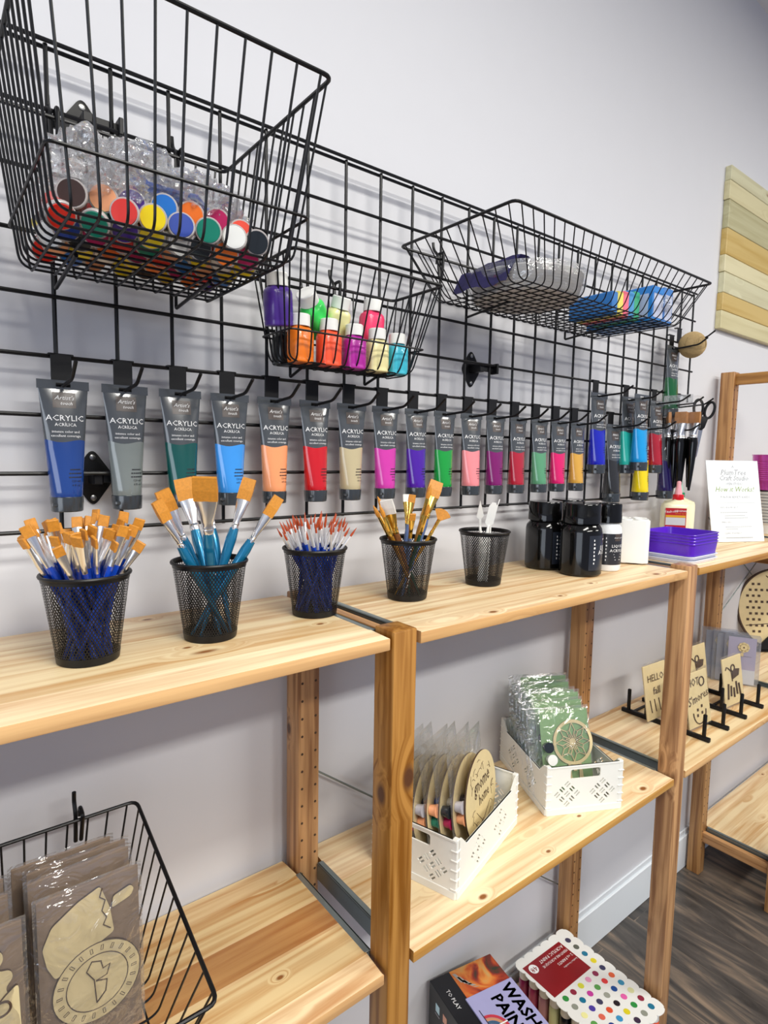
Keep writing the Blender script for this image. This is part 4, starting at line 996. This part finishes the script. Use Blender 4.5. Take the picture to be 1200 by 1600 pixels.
def crate(label, loc, rotz, L=0.262, Wd=0.172, H=0.105):
    t = thing('folding_crate', label, 'crate', loc, (0, 0, rotz), 'white folding plastic crates on the middle shelf')
    ob('base', MB().box(0.002, L-0.002, 0.002, Wd-0.002, 0, 0.004, 0.001), M_CRATE, t)
    for side in (0, 1):
        T = Matrix.Translation((0, 0.0 if side == 0 else Wd-0.003, 0))
        mb = MB()
        out = [(0.006, 0.002), (L-0.006, 0.002), (L-0.006, H-0.002), (L-0.016, H-0.002), (L-0.034, H-0.020), (0.034, H-0.020), (0.016, H-0.002), (0.006, H-0.002)]
        plate(mb, out, diamond_slots(L*0.32, 0.046)+diamond_slots(L*0.68, 0.046), 0.0028, T)
        mb.box(0.002, L-0.002, -0.0015, 0.0, 0, 0.014, 0.0006, T=T) if side == 0 else mb.box(0.002, L-0.002, 0.003, 0.0045, 0, 0.014, 0.0006, T=T)
        mb.box(0.034, L-0.034, -0.001, 0.0038, H-0.023, H-0.020, 0.0006, T=T)
        ob('side_wall', mb, M_CRATE, t)
    for side in (0, 1):
        T = Matrix.Translation((0.003 if side == 0 else L, 0, 0)) @ Matrix.Rotation(PI/2, 4, 'Z')
        mb = MB()
        out = [(0.004, 0.002), (Wd-0.004, 0.002), (Wd-0.004, H), (0.004, H)]
        plate(mb, out, [rr2(Wd/2-0.034, Wd/2+0.034, H-0.029, H-0.009, 0.004)]+diamond_slots(Wd*0.27, 0.044)+diamond_slots(Wd*0.73, 0.044), 0.0028, T)
        mb.box(0.002, Wd-0.002, -0.0006, 0.0040, H-0.004, H, 0.0006, T=T); mb.box(0.002, Wd-0.002, -0.0004, 0.0042, 0, 0.014, 0.0006, T=T)
        ob('end_wall', mb, M_CRATE, t)
    for xx in (0.0, L-0.010):
        for yy in (0.0, Wd-0.010):
            mb = MB().box(xx, xx+0.010, yy, yy+0.010, 0, H+0.001, 0.0012)
            for k in range(5): mb.box(xx-0.0015, xx+0.0115, yy-0.0015, yy+0.0115, 0.016+k*0.017, 0.0185+k*0.017, 0.0006)
            ob('corner_hinge', mb, M_CRATE, t)
    return t
MS = -1.2405
C1, A1 = Vector((0.5232, -0.2491, MS)), 0.296
C2, A2 = Vector((0.8383, -0.1943, MS)), -0.462
crate('white folding crate full of bagged round wooden discs, just behind the nearest post', C1, A1)
# second crate is turned: its short end faces out
o2 = C2+Vector((math.cos(A2), math.sin(A2), 0))*0.175
crate('white folding crate of green dreamcatcher cards beside the far post', o2, A2+PI/2, L=0.240, Wd=0.175)

def c1(a, b, z): return C1+Vector((a*math.cos(A1)-b*math.sin(A1), a*math.sin(A1)+b*math.cos(A1), z))
RX = Matrix.Rotation(PI/2, 4, 'X')
def disc_mesh():
    mb = MB().use(M_PLY); mb.lathe([(0.0, -0.0015), (0.082, -0.0015), (0.082, 0.0015), (0.0, 0.0015)], 56, RX, close=False)
    me = mb.mesh('wooden_disc', None); me.materials.append(M_PLYD)
    for p in me.polygons:
        if abs(p.normal.y) < 0.5: p.material_index = 1
    return me
DM = disc_mesh()
dt = MB().use(M_PLYD)
dt.text('gnome', 0.030, lambda u, v: (u+0.005, -0.0021, 0.014+v*1.3))
dt.text('home', 0.024, lambda u, v: (u+0.012, -0.0021, -0.014+v*1.3))
for k in range(26):
    a = random.uniform(0, 2*PI); r_ = random.uniform(0.045, 0.074); x, z = r_*math.cos(a), r_*math.sin(a); b_ = random.uniform(0, PI)
    dt.tube([(x-0.008*math.cos(b_), -0.0018, z-0.008*math.sin(b_)), (x, -0.0018, z+0.003), (x+0.008*math.cos(b_), -0.0018, z+0.008*math.sin(b_))], 0.0004, 4)
for (a, b_) in (((-0.03, -0.02), (0.0, -0.05)), ((0.0, -0.05), (0.04, -0.03)), ((-0.045, -0.03), (-0.01, -0.065)), ((0.01, -0.062), (0.045, -0.045))): dt.tube([(a[0], -0.0018, a[1]), (b_[0], -0.0018, b_[1])], 0.0005, 4)
DT = dt.mesh('engraving', None, smooth=False)
def bag_mesh(w, h, d, seed, m=M_FILM2, n=22):
    """clear flat pouch: two crinkled sheets sealed round the rim"""
    mb = MB().use(m)
    for s_ in (-1, 1):
        G = []
        for i in range(n+1):
            row_ = []
            for j in range(n+1):
                u, v = i/n*2-1, j/n*2-1
                edge = (1-abs(u)**4)*(1-abs(v)**4)
                y = s_*(d*edge+0.0003)+edge**0.5*(0.0030*noise.noise(Vector((u*3+seed, v*3, s_*2)))+0.0022*noise.noise(Vector((u*11+2*v, v*4+seed, s_))))
                row_.append((u*w/2, y, v*h/2))
            G.append(row_)
        mb.loft(G, closed_ring=False, caps=False)
    return mb
base = Vector((0.668, -0.168, MS+0.100)); phi = 0.40
lbs = ['round engraved wooden disc standing unbagged at the front of the left crate', 'bagged wooden disc directly behind the engraved front one', 'bagged wooden disc third from the front in the left crate', 'bagged wooden disc fourth from the front in the left crate',
       'bagged wooden disc fifth from the front in the left crate', 'bagged wooden disc sixth from the front, partly behind the post', 'last bagged wooden disc at the back left of the crate']
for i in range(7):
    p = base+Vector((-0.0200*i, 0.0125*i, -0.012*(i > 0)+0.002*(i % 2)))
    if i == 0: p.z -= 0.004
    t = thing('wooden_disc_kit' if i else 'engraved_wooden_disc', lbs[i], 'wooden disc', p, (-0.10-0.03*(i % 2), 0.04*math.sin(i*2), phi+0.03*math.sin(i*3)), 'round wooden discs in the left crate')
    ob('wooden_disc', DM, None, t)
    if i == 0: ob('engraving', DT, None, t)
    else:
        ob('clear_bag', bag_mesh(0.172, 0.205, 0.006, i*1.7, M_FILM3), M_FILM3, t, (0, 0, 0.016), ang=0.4)
        for q_, c in enumerate(((('f7ab7c', '1c3f9e', '0d7f68', 'eeeeea'), ('b9b4ba', '2c2430', 'f7ab7c', '43238a'), ('20262c', 'eeeeea', 'bb1f5c', '0d7f68'))[i % 3])):
            if i in (1, 4): pass
            tt = ob('paint_pot_strip', MB().lathe([(0.009, 0), (0.0105, 0.012), (0.0115, 0.0125), (0.0115, 0.0145), (0, 0.0148)], 16, Matrix.Translation((-0.066+0.023*(q_ % 2)+0.003*q_, -0.002, 0.016-0.024*(q_//2))) @ RX), cm(c), t)
# cards in the second crate
def c2(a, b, z): return C2+Vector((a*math.cos(A2)-b*math.sin(A2), a*math.sin(A2)+b*math.cos(A2), z))
def dream_mesh():
    mb = MB().use(M_PLY); n = 40; R1, R2 = 0.0475, 0.0405
    for z0 in (0,):
        V = [(r*math.cos(2*PI*k/n), y, r*math.sin(2*PI*k/n)) for k in range(n) for r, y in ((R1, -0.002), (R1, 0), (R2, 0), (R2, -0.002))]
        mb.add(V, [(4*k+a, 4*k+(a+1) % 4, 4*((k+1) % n)+(a+1) % 4, 4*((k+1) % n)+a) for k in range(n) for a in range(4)])
    def bar(a, b_, w=0.0012): mb.tube([(a[0], -0.001, a[1]), (b_[0], -0.001, b_[1])], w, 5)
    def pt(r, k): an = PI/2+2*PI*k/8; return (r*math.cos(an), r*math.sin(an))
    for k in range(8):
        bar(pt(0.0405, k), pt(0.026, k+0.32)); bar(pt(0.0405, k), pt(0.026, k-0.32)); bar(pt(0.026, k+0.32), pt(0.009, k)); bar(pt(0.026, k-0.32), pt(0.009, k)); bar(pt(0.026, k+0.32), pt(0.026, k+0.68), 0.0009); bar(pt(0.018, k+0.5), pt(0.007, k+0.5), 0.0013)
    mb.lathe([(0.0085, -0.001), (0.0085, 0.001)], 16, RX)
    mb.prism([(-0.016, -0.046), (-0.010, -0.046), (-0.008, -0.085), (-0.013, -0.098), (-0.018, -0.085)], 0, 0.002, RX); mb.prism([(0.010, -0.046), (0.016, -0.046), (0.019, -0.088), (0.013, -0.104), (0.008, -0.088)], 0, 0.002, RX); mb.prism([(-0.004, -0.046), (0.004, -0.046), (0.004, -0.060), (-0.004, -0.060)], 0, 0.002, RX)
    return mb.mesh('dreamcatcher', None, smooth=False)
DR = burnt_edges(dream_mesh())
cl = ['front green card with a laser-cut dreamcatcher ring, in the right crate', 'second green dreamcatcher card, just behind the front one', 'third green dreamcatcher card in the right crate', 'fourth green dreamcatcher card in the right crate', 'fifth green dreamcatcher card in the right crate', 'rearmost green dreamcatcher card at the crate back']
for i in range(6):
    a_, b_, z_ = 0.082+0.0015*i, 0.050+0.026*i, 0.010
    t = thing('dreamcatcher_card', cl[i], 'craft card', c2(a_, b_, z_), (-0.28+0.025*i, 0, A2+0.03*math.sin(i*2)), 'green dreamcatcher cards in the right crate')
    h = 0.178+0.004*(i % 3)+0.004*i
    ob('green_card', MB().box(-0.056, 0.060, 0.0, 0.0014, 0, h, 0.0003), M_SAGE, t)
    ob('dreamcatcher', DR, None, t, (0.018, -0.001, h-0.070))
    ob('clear_bag', bag_mesh(0.150, h+0.014, 0.010, i*2.3+20), M_FILM3, t, (-0.012, 0, h/2), ang=0.4)
    for q_, c in enumerate(('20262c', 'eeeeea', '0d7f68')):
        ob('paint_pot_strip', MB().lathe([(0.009, 0), (0.0105, 0.012), (0.0115, 0.0125), (0.0115, 0.0145), (0, 0.0148)], 16, Matrix.Translation((-0.046+0.006*q_, -0.002, h-0.075-0.026*q_)) @ RX), cm(c), t)

# ================================================================== black display racks with wooden cards
def rack(x0, x1, label):
    t = thing('display_rack', label, 'display rack', (x0, -0.128, MS), group='black peg display racks')
    for xx in (0, x1-x0):
        ob('rail', MB().box(xx-0.006, xx+0.006, -0.128, 0.120, 0, 0.012, 0.0025, seg=2), M_BLKP, t)
        for k in range(5):
            y = -0.112+k*0.053
            ob('peg', MB().box(xx-0.0045, xx+0.0045, y-0.0045, y+0.0045, 0.010, 0.072, 0.0025, seg=2), M_BLKP, t)
    for yy in (-0.03, 0.09): ob('tie_bar', MB().box(0, x1-x0, yy-0.003, yy+0.003, 0.002, 0.007), M_BLKP, t)
rack(1.455, 1.571, 'black peg rack just right of the darker post, its left pegs empty'); rack(1.690, 1.812, 'black peg rack in front of the clear display boxes')
def motif(kind):
    mb = MB().use(M_PLYD)
    if kind == 's':
        mb.text("S'mores", 0.030, lambda u, v: (u, -0.0036, 0.068+v*1.1+u*0.15)); mb.text("HOT", 0.026, lambda u, v: (u-0.018, -0.0036, 0.112+v*1.2)); 
        mb.tube([(0.030*math.cos(a), -0.0030, 0.040+0.034*math.sin(a)) for a in [PI+PI*i/12 for i in range(13)]], 0.0016, 5)
        for x, z in ((-0.008, 0.045), (0.012, 0.052), (0.012, 0.034), (-0.010, 0.030)): mb.box(x-0.003, x+0.003, -0.0038, -0.002, z-0.0035, z+0.0035)
        mb.tube([(0.022+0.012*math.cos(a), -0.0030, 0.118+0.012*math.sin(a)) for a in [2*PI*i/16 for i in range(16)]], 0.0018, 5, closed=True)
    elif kind == 'h':
        mb.text("HELLO", 0.028, lambda u, v: (u*0.9, -0.0036, 0.105+v)); mb.text("fall", 0.030, lambda u, v: (u, -0.0036, 0.068+v))
        for k in range(4): mb.tube([(-0.03+0.02*k, -0.003, 0.02), (-0.035+0.02*k, -0.003, 0.055)], 0.0015, 5)
    else:
        mb.tube([(-0.040, -0.003, 0.108), (-0.034, -0.003, 0.116), (-0.026, -0.003, 0.113), (-0.010, -0.003, 0.100), (-0.006, -0.003, 0.070)], 0.0018, 5)
        mb.tube([(0.0+0.010*math.cos(a), -0.003, 0.108+0.010*math.sin(a)) for a in [2*PI*i/14 for i in range(14)]], 0.0022, 5, closed=True)
        mb.prism([(-0.004, 0.075), (0.030, 0.082), (0.036, 0.100), (0.012, 0.104), (-0.004, 0.096)], 0.001, 0.0036, RX)
        for k in range(5): mb.tube([(-0.036+0.017*k, -0.003, 0.022+0.006*(k % 2)), (-0.030+0.014*k, -0.003, 0.066-0.008*(k % 3))], 0.0034, 5)
    return mb.mesh('cut_out_motif', None, smooth=False)
MO = {k: motif(k) for k in 'shc'}
for (x, y, k, h, lean, lb) in [(1.513, -0.205, 's', 0.148, -0.16, "wooden s'mores craft card in clear wrap, front of the near rack"), (1.470, -0.110, 'h', 0.152, -0.16, 'wooden letter craft card half hidden behind the darker post'),
                              (1.745, -0.098, 'c', 0.150, -0.14, 'wooden critter craft card at the back of the far rack'), (1.750, -0.200, 'c', 0.142, -0.14, 'wooden critter craft card at the front of the far rack')]:
    t = thing('wooden_craft_card', lb, 'craft card', (x, y, MS+0.0125), (lean, -0.03, -0.10), 'wooden craft cards in the black racks')
    ob('card_back', MB().box(-0.052, 0.052, -0.002, 0.002, 0, h, 0.001), M_PLY, t); ob('cut_out_motif', MO[k], None, t)
    ob('clear_wrap', bag_mesh(0.112, h+0.012, 0.008, x*9), M_FILM2, t, (0, 0, h/2+0.001), ang=0.4)
# clear display boxes with flower cards
for i, lb in enumerate(['front clear display box with a pink card and wooden flower', 'middle clear display box, only its grey side showing', 'rear clear display box beside the tall back post']):
    t = thing('display_box', lb, 'display box', (1.936-0.004*i, -0.088+0.034*i, MS), (0, 0, -1.09), 'clear boxes with flower cards'); h = 0.166+0.003*i
    ob('clear_case', MB().box(0, 0.104, 0, 0.028, 0, h, 0.001), film('acrylic_box_%d' % i, tint=(0.82, 0.84, 0.9), amount=0.05, wrinkle=0.0, milky=0.14, fres=0.2), t)
    ob('pink_card', MB().box(0.012, 0.092, 0.004, 0.0055, 0.004, h-0.006), cm('c9bccf' if i == 0 else '8f929c', 0.5), t)
    ob('white_caption', MB().box(0.044, 0.092, 0.003, 0.004, 0.004, 0.052), M_WHITE, t)
    mb = MB().use(M_PLY)
    for q_ in range(8): mb.lathe([(0.0075, 0), (0.0075, 0.004)], 12, Matrix.Translation((0.056+0.0095*math.cos(q_*PI/4), 0.0035, h-0.038+0.0095*math.sin(q_*PI/4))) @ RX)
    mb.lathe([(0.010, 0), (0.010, 0.0046)], 14, Matrix.Translation((0.056, 0.0035, h-0.038)) @ RX); mb.box(0.048, 0.056, 0.0, 0.0035, h-0.068, h-0.056)
    mb.use(M_PLYD).lathe([(0.0025, 0.0046), (0.0025, 0.005)], 10, Matrix.Translation((0.056, 0.0035, h-0.038)) @ RX); mb.box(0.030, 0.080, 0.003, 0.0038, h-0.069, h-0.0682)
    ob('wooden_flower', mb, None, t)
# round wooden plaque
t = thing('round_wooden_plaque', 'big round layered wooden plaque with punched holes on the far middle shelf', 'wooden plaque', (2.462, -0.085, MS+0.010), (-0.16, 0, -0.72))
mb = MB().use(M_PLY); mb.lathe([(0, -0.004), (0.155, -0.004), (0.155, 0.004), (0, 0.004)], 64, Matrix.Translation((0, 0, 0.156)) @ RX, close=False); ob('wooden_disc', mb, None, t)
mb = MB().use(M_PLYD); mb.lathe([(0.1552, 0.0045), (0.160, 0.0045), (0.160, -0.008), (0.1552, -0.008), (0.1552, 0.0045)], 64, Matrix.Translation((0, 0, 0.156)) @ RX, close=False)
for i in range(9):
    for j in range(3+(i % 2)):
        x, z = -0.122+0.022*j+0.011*(i % 2), 0.068+0.023*i
        if x*x+(z-0.156)**2 < 0.142**2: mb.box(x-0.005, x+0.005, -0.0050, -0.003, z-0.0045, z+0.0045)
for k in range(3): mb.tube([(-0.05+0.06*k, -0.004, 0.285-0.015*k), (-0.03+0.06*k, -0.004, 0.27-0.015*k)], 0.002, 5)
mb.tube([(-0.13, -0.004, 0.09), (0.15, -0.004, 0.12)], 0.0015, 5)
ob('cut_holes', mb, None, t, smooth=False)
mb = MB().prism([(-0.10, 0.0), (0.10, 0.0), (0.05, 0.05), (-0.05, 0.05)], 0.010, 0.016, RX); mb.box(-0.10, 0.10, -0.012, 0.03, -0.008, 0.0, 0.002, T=Matrix.Rotation(0.16, 4, 'X'))
ob('black_easel', mb, M_BLKP, t)

# ================================================================== paint boxes on the bottom shelf
BS = -1.895
e1 = Vector((0.1746, -0.0348, 0)).normalized()
ang = math.atan2(e1.y, e1.x)
t = thing('paint_set_box', 'black boxed washable paint set with lavender cover panel on the bottom shelf', 'paint set', (0.728, 0.022, BS), (0, 0, ang)); H = 0.185; Lx, Ly = 0.172, 0.34
ob('carton', MB().box(0, Lx, -Ly, 0, 0, H, 0.0015), mat('black_carton', hx('101216'), 0.35, var=0.1), t)
lb = MB(); zt = H+0.0004
def art_mat():
    m, n, l, b = new_mat('warm_painted_print'); b.inputs['Roughness'].default_value = 0.3
    tc = n.new('ShaderNodeTexCoord'); nz = n.new('ShaderNodeTexNoise'); nz.inputs['Scale'].default_value = 14; nz.inputs['Detail'].default_value = 3; nz.inputs['Distortion'].default_value = 1.2
    l.new(tc.outputs['Object'], nz.inputs[0]); cr = n.new('ShaderNodeValToRGB'); e = cr.color_ramp.elements
    e[0].position = 0.32; e[0].color = (*hx('2f3422'), 1); e[1].position = 0.72; e[1].color = (*hx('c9a262'), 1)
    for p, c in ((0.42, '8a2a1c'), (0.50, 'c2541f'), (0.60, 'd98a3a')): k_ = e.new(p); k_.color = (*hx(c), 1)
    l.new(nz.outputs[0], cr.inputs[0]); l.new(cr.outputs[0], b.inputs['Base Color']); return m
lb.use(art_mat()).box(0.052, Lx-0.001, -0.077, -0.002, H-0.001, zt)
lb.use(cm('a4a096', 0.5))
for k in range(5): lb.add([(0.055+0.006*k, -0.010-0.012*k, zt+0.0003), (0.063+0.006*k, -0.012-0.012*k, zt+0.0003), (0.070+0.007*k, -0.040-0.006*k, zt+0.0003), (0.062+0.006*k, -0.038-0.006*k, zt+0.0003)], [(0, 1, 2, 3)])
ob('printed_picture', lb, None, t, smooth=False)
lb = MB().use(mat('lavender_panel', hx('a3a2cc'), 0.4, var=0.03)).box(0.046, Lx+0.002, -Ly, -0.078, H-0.001, H+0.003, 0.0006); ob('cover_panel', lb, None, t)
lb = MB(); zt2 = H+0.0034
def tp(x, y, size, s_, m, rot=-PI/2):
    c_, s2 = math.cos(rot), math.sin(rot); lb.use(m).text(s_, size, lambda u, v: (x+u*c_-v*s2, y+u*s2+v*c_, zt2), align='LEFT')
for dx_ in (-0.0009, 0, 0.0009):
    for dy_ in (-0.0009, 0.0009): tp(0.136+dx_, -0.087+dy_, 0.039, 'WASHABLE', M_TXTK); tp(0.098+dx_, -0.100+dy_, 0.039, 'PAINT', M_TXTK)
for k, c in enumerate(('c23a48', 'c98f6a', '3f5f7c', '2c3f5c')):
    r0, r1 = 0.040-0.007*k, 0.0335-0.007*k; n = 16; cxx, cyy = 0.058, -0.170
    lb.use(cm(c)).add([(cxx+r*math.sin(PI*i/n), cyy+r*math.cos(PI*i/n), zt2) for r in (r0, r1) for i in range(n+1)], [(i, i+1, n+2+i, n+1+i) for i in range(n)])
zt2 += 0.0003
tp(0.078, -0.153, 0.030, '15', M_TXTW)
for k in range(3): lb.use(M_TXTK).add([(0.056-0.003*k*0, -0.115-0.045*k, zt2), (0.0575, -0.115-0.045*k, zt2), (0.0575, -0.150-0.045*k, zt2), (0.056, -0.150-0.045*k, zt2)], [(0, 1, 2, 3)])
zt2 = H+0.0006; tp(0.018, -0.040, 0.013, 'TO PLAY', M_TXTW)
lb.use(cm('c03040')).lathe([(0.010, 0), (0.010, 0.0002)], 16, Matrix.Translation((0.028, -0.215, zt2)))
for k, c in enumerate(('bfe4f0', 'd89a80', '3c5a8c', '7c9a5c', 'c8b040')):
    lb.use(cm(c)).box(-0.0006, 0.0, -0.045-0.030*k, -0.030-0.030*k, H-0.048, H-0.030); lb.use(M_TXTG).box(-0.0006, 0, -0.046-0.03*k, -0.028-0.03*k, H-0.056, H-0.054)
ob('printed_lettering', lb, None, t, smooth=False)

# 48-colour marker/bottle set
e1 = Vector((0.1893, -0.0063, 0)).normalized(); ang = math.atan2(e1.y, e1.x)
t = thing('paint_bottle_set', 'set of forty eight small paint bottles under a scalloped white display card', 'paint set', (1.000, -0.012, BS), (0, 0, ang)); Lx, Ly, H = 0.196, 0.285, 0.096
pal = ['3c3c58', '3a3a5c', '3a2c44', '8a6a5c', '2c1c20', '9a9c90', '5c6058', '8c9084', 'a8ac40', '1f3f8c', '1f4a90', '20509c', '147090', '2c8c94', '3890c0', '3c8cb0', '7a5c98', 'c03c98', 'e0d020', 'd8c820', 'd89c30', '5c9c4c', '58984c', '1c7038', '2c8c40', '2c2c70', 'd86450',
       'd84040', 'd03848', '8c2840', '6c2438', 'd85030', 'dc6440', 'e08050', 'd0d040', '3c8c40', '201820', '2c1c28', 'ece8a0', 'e094b8', 'e080b0', 'e060a8', '50a0d8', '4a3a9c', '8c3050', 'b04c6c', 'd4d4a0', '7c5cc0']
card = []
nx_, ny_ = 6, 9
per = []
for i in range(nx_): per.append(((i+0.5)/nx_*Lx, 0, PI/2))
edge = []
def scallop(x0, y0, x1, y1, n, out):
    pts = []
    for i in range(n):
        for k in range(7):
            a = PI*(k/7); u = (i+0.5-0.5*math.cos(a))/n; s_ = math.sin(a)*0.007
            pts.append((lerp(x0, x1, u)+out[0]*s_, lerp(y0, y1, u)+out[1]*s_))
    return pts
poly = scallop(0, 0, Lx, 0, nx_, (0, 1))+scallop(Lx, 0, Lx, -Ly, ny_, (1, 0))+scallop(Lx, -Ly, 0, -Ly, nx_, (0, -1))+scallop(0, -Ly, 0, 0, ny_, (-1, 0))
ob('display_card', MB().prism(poly, H, H+0.0015), mat('white_display_card', hx('e4e4e0'), 0.4, var=0.01), t, smooth=False)
ci = 0
for i in range(nx_):
    for j in range(ny_):
        if 0 < i < nx_-1 and 0 < j < ny_-1: continue
        x, y = (i+0.5)*Lx/nx_, -(j+0.5)*Ly/ny_
        c = pal[(ci*7) % len(pal)] if i else ['8c2450', 'a03458', 'b07880', 'cfcf98', '141820', '14161c', '5c4cb0', '8c70d0', 'c0b0c8'][j % 9]; ci += 1
        ob('bottle_body', MB().lathe([(0.0125, 0), (0.0135, 0.002), (0.0135, H-0.034), (0.010, H-0.028)], 16, Matrix.Translation((x, y, 0))), cm(c), t)
        ob('bottle_cap', MB().lathe([(0.0125, H-0.029), (0.0130, H-0.028), (0.0125, H-0.001)], 16, Matrix.Translation((x, y, 0))), M_WHITE, t)
lb = MB(); z1 = H+0.0018
k = 0
for j in range(10):
    for i in range(6):
        x = 0.024+0.030*i; y = -0.030-0.0262*j
        if j < 4 and i < 5 and not (j == 0 and i >= 5): 
            if i < 5: continue
        if k >= 48: continue
        lb.use(cm(pal[(k*5+j) % 48])).lathe([(0.0078, 0), (0.0078, 0.0003)], 14, Matrix.Translation((x, y, z1))); k += 1
for i in range(0): pass
ob('colour_dot', lb, None, t, smooth=False)
lb = MB(); lb.use(mat('deep_red_print', hx('86141c'), 0.35, var=0.15, scale=20)).box(0.004, 0.150, -0.118, -0.018, H+0.001, z1)
zc = z1+0.0003
def tq(x, y, size, s_, m, rot=PI/2):
    c_, s2 = math.cos(rot), math.sin(rot); lb.use(m).text(s_, size, lambda u, v: (x+u*c_-v*s2, y+u*s2+v*c_, zc), align='LEFT')
for i, (s_, sz) in enumerate((('ACRYLIC PAINT', 0.013), ('PEINTURE ACRYLIQUE', 0.0095), ('2 oz PAINTS', 0.011), ('bottles / bouteilles', 0.007))):
    lb.use(M_TXTW).text(s_, sz, lambda u, v, i=i: (0.146-u*1.0, -0.028-0.016*i-v, zc), align='LEFT')
lb.use(M_TXTW).lathe([(0.013, 0), (0.013, 0.0002)], 20, Matrix.Translation((0.026, -0.036, zc)))
lb.use(cm('86141c')).text('48', 0.020, lambda u, v: (0.026-u, -0.031-v, zc+0.0004))
ob('red_label', lb, None, t, smooth=False)

# ================================================================== bagged wooden kits in the tilted basket
def blob(pts, r=0.004): return [(p.x, p.y) for p in fillet_closed([(a, b, 0) for a, b in pts], r, 3)]
def ring2(mb, cx, cz, r, w, y=-0.0045, n=40, sx=1.0):
    mb.tube([(cx+r*sx*math.cos(2*PI*i/n), y, cz+r*math.sin(2*PI*i/n)) for i in range(n)], w, 5, closed=True)
def kit(kind, x, y, z, rot, label):
    t = thing('wooden_kit_bag', label, 'craft kit', (x+0.002, y, z+0.024+(0.006 if kind == 'c' else 0)), rot, 'bagged wooden craft kits in the tilted basket'); t.scale = (0.93, 1, 0.93)
    ob('kraft_card', MB().box(-0.054, 0.056, -0.0015, 0.0015, 0, 0.205, 0.0004), M_KRAFT, t)
    mb = MB().use(M_PLY)
    if kind == 'a':
        mb.prism(blob([(-0.046, 0.126), (-0.050, 0.150), (-0.040, 0.172), (-0.012, 0.190), (0.012, 0.199), (0.022, 0.168), (0.026, 0.136), (0.006, 0.128), (-0.016, 0.116), (-0.038, 0.108)]), 0.0015, 0.0045, RX)
        mb.prism(blob([(0.024, 0.166), (0.046, 0.172), (0.050, 0.180), (0.046, 0.186), (0.026, 0.180)], 0.003), 0.0015, 0.0045, RX)
        mb.lathe([(0.0, 0.0015), (0.048, 0.0015), (0.048, 0.0050), (0, 0.0050)], 48, Matrix.Translation((0.006, 0, 0.082)) @ RX, close=False)
        mb.use(M_PLYD); ring2(mb, 0.006, 0.082, 0.034, 0.0006, -0.0051); ring2(mb, 0.006, 0.082, 0.048, 0.0007, -0.0046)
        for k in range(22):
            a = 2*PI*k/22; c_, s_ = math.cos(a), math.sin(a)
            mb.tube([(0.006+c_*r-s_*w, -0.0051, 0.082+s_*r+c_*w) for r, w in ((0.038, 0.0012), (0.044, 0.0012), (0.044, -0.0012), (0.038, -0.0012))], 0.0004, 4, closed=True)
        mb.tube([(0.014, -0.0050, 0.196), (0.011, -0.0050, 0.186), (0.017, -0.0050, 0.180), (0.013, -0.0050, 0.168), (0.018, -0.0050, 0.158), (0.014, -0.0050, 0.150), (0.022, -0.0050, 0.142)], 0.0007, 4)
        mb.tube([(0.004, -0.0053, 0.056), (0.002, -0.0053, 0.086), (-0.006, -0.0053, 0.100), (0.0, -0.0053, 0.110), (0.010, -0.0053, 0.106), (0.012, -0.0053, 0.096), (0.020, -0.0053, 0.098), (0.016, -0.0053, 0.086), (0.004, -0.0053, 0.084)], 0.0008, 4)
        mb.tube([(0.004, -0.0053, 0.084), (0.016, -0.0053, 0.080), (0.014, -0.0053, 0.066), (0.004, -0.0053, 0.056)], 0.0008, 4)
    elif kind == 'b':
        mb.prism(blob([(0.006, 0.170), (0.020, 0.184), (0.036, 0.182), (0.038, 0.170), (0.030, 0.160), (0.044, 0.156), (0.046, 0.146), (0.038, 0.138), (0.042, 0.124), (0.030, 0.116), (-0.02, 0.118), (-0.030, 0.15), (-0.01, 0.165)], 0.006), 0.0015, 0.0045, RX)
        mb.prism(blob([(0.050, 0.140), (0.034, 0.128), (0.018, 0.108), (0.006, 0.080), (0.002, 0.030), (0.052, 0.030)], 0.006), 0.0046, 0.0076, RX)
        mb.use(M_PLYD); ring2(mb, 0.034, 0.118, 0.008, 0.0014, -0.0078); ring2(mb, 0.036, 0.072, 0.0105, 0.0018, -0.0078); ring2(mb, 0.036, 0.072, 0.007, 0.0006, -0.0078); ring2(mb, 0.012, 0.050, 0.008, 0.0014, -0.0078)
    else:
        mb.lathe([(0.0, 0.0015), (0.040, 0.0015), (0.040, 0.0040), (0, 0.0040)], 40, Matrix.Translation((0, 0, 0.10)) @ RX, close=False)
    burnt_edges(ob('wooden_pieces', mb, None, t, smooth=False).data)
    ob('clear_bag', bag_mesh(0.118, 0.214, 0.0105, x*31+y*17, M_FILM3), M_FILM3, t, (0.001, -0.001, 0.103), ang=0.35)
kit('a', -0.026, -0.222, -1.190, (-0.02, 0.0, 0.0), 'front right bagged kit with a wooden mitten shape and notched round dial')
kit('b', -0.142, -0.228, -1.196, (-0.02, 0.0, 0.0), 'front left bagged kit with wooden flower petals and a round-eyed shape')
for i, (x, y, z) in enumerate([(-0.028, -0.198, -1.184), (-0.029, -0.178, -1.186), (-0.044, -0.158, -1.188)]): kit('c', x, y, z, (0.0, 0.015*(i-1), 0), ('bagged kraft kit right behind the mitten kit', 'bagged kraft kit third back in the right column', 'tallest rear bagged kraft kit in the right column')[i])
for i, (x, y, z) in enumerate([(-0.148, -0.200, -1.186), (-0.152, -0.170, -1.186)]): kit('c', x, y, z, (0.0, 0.015*(i-1), 0), ('bagged kraft kit right behind the petal kit', 'rear bagged kraft kit in the left column')[i])
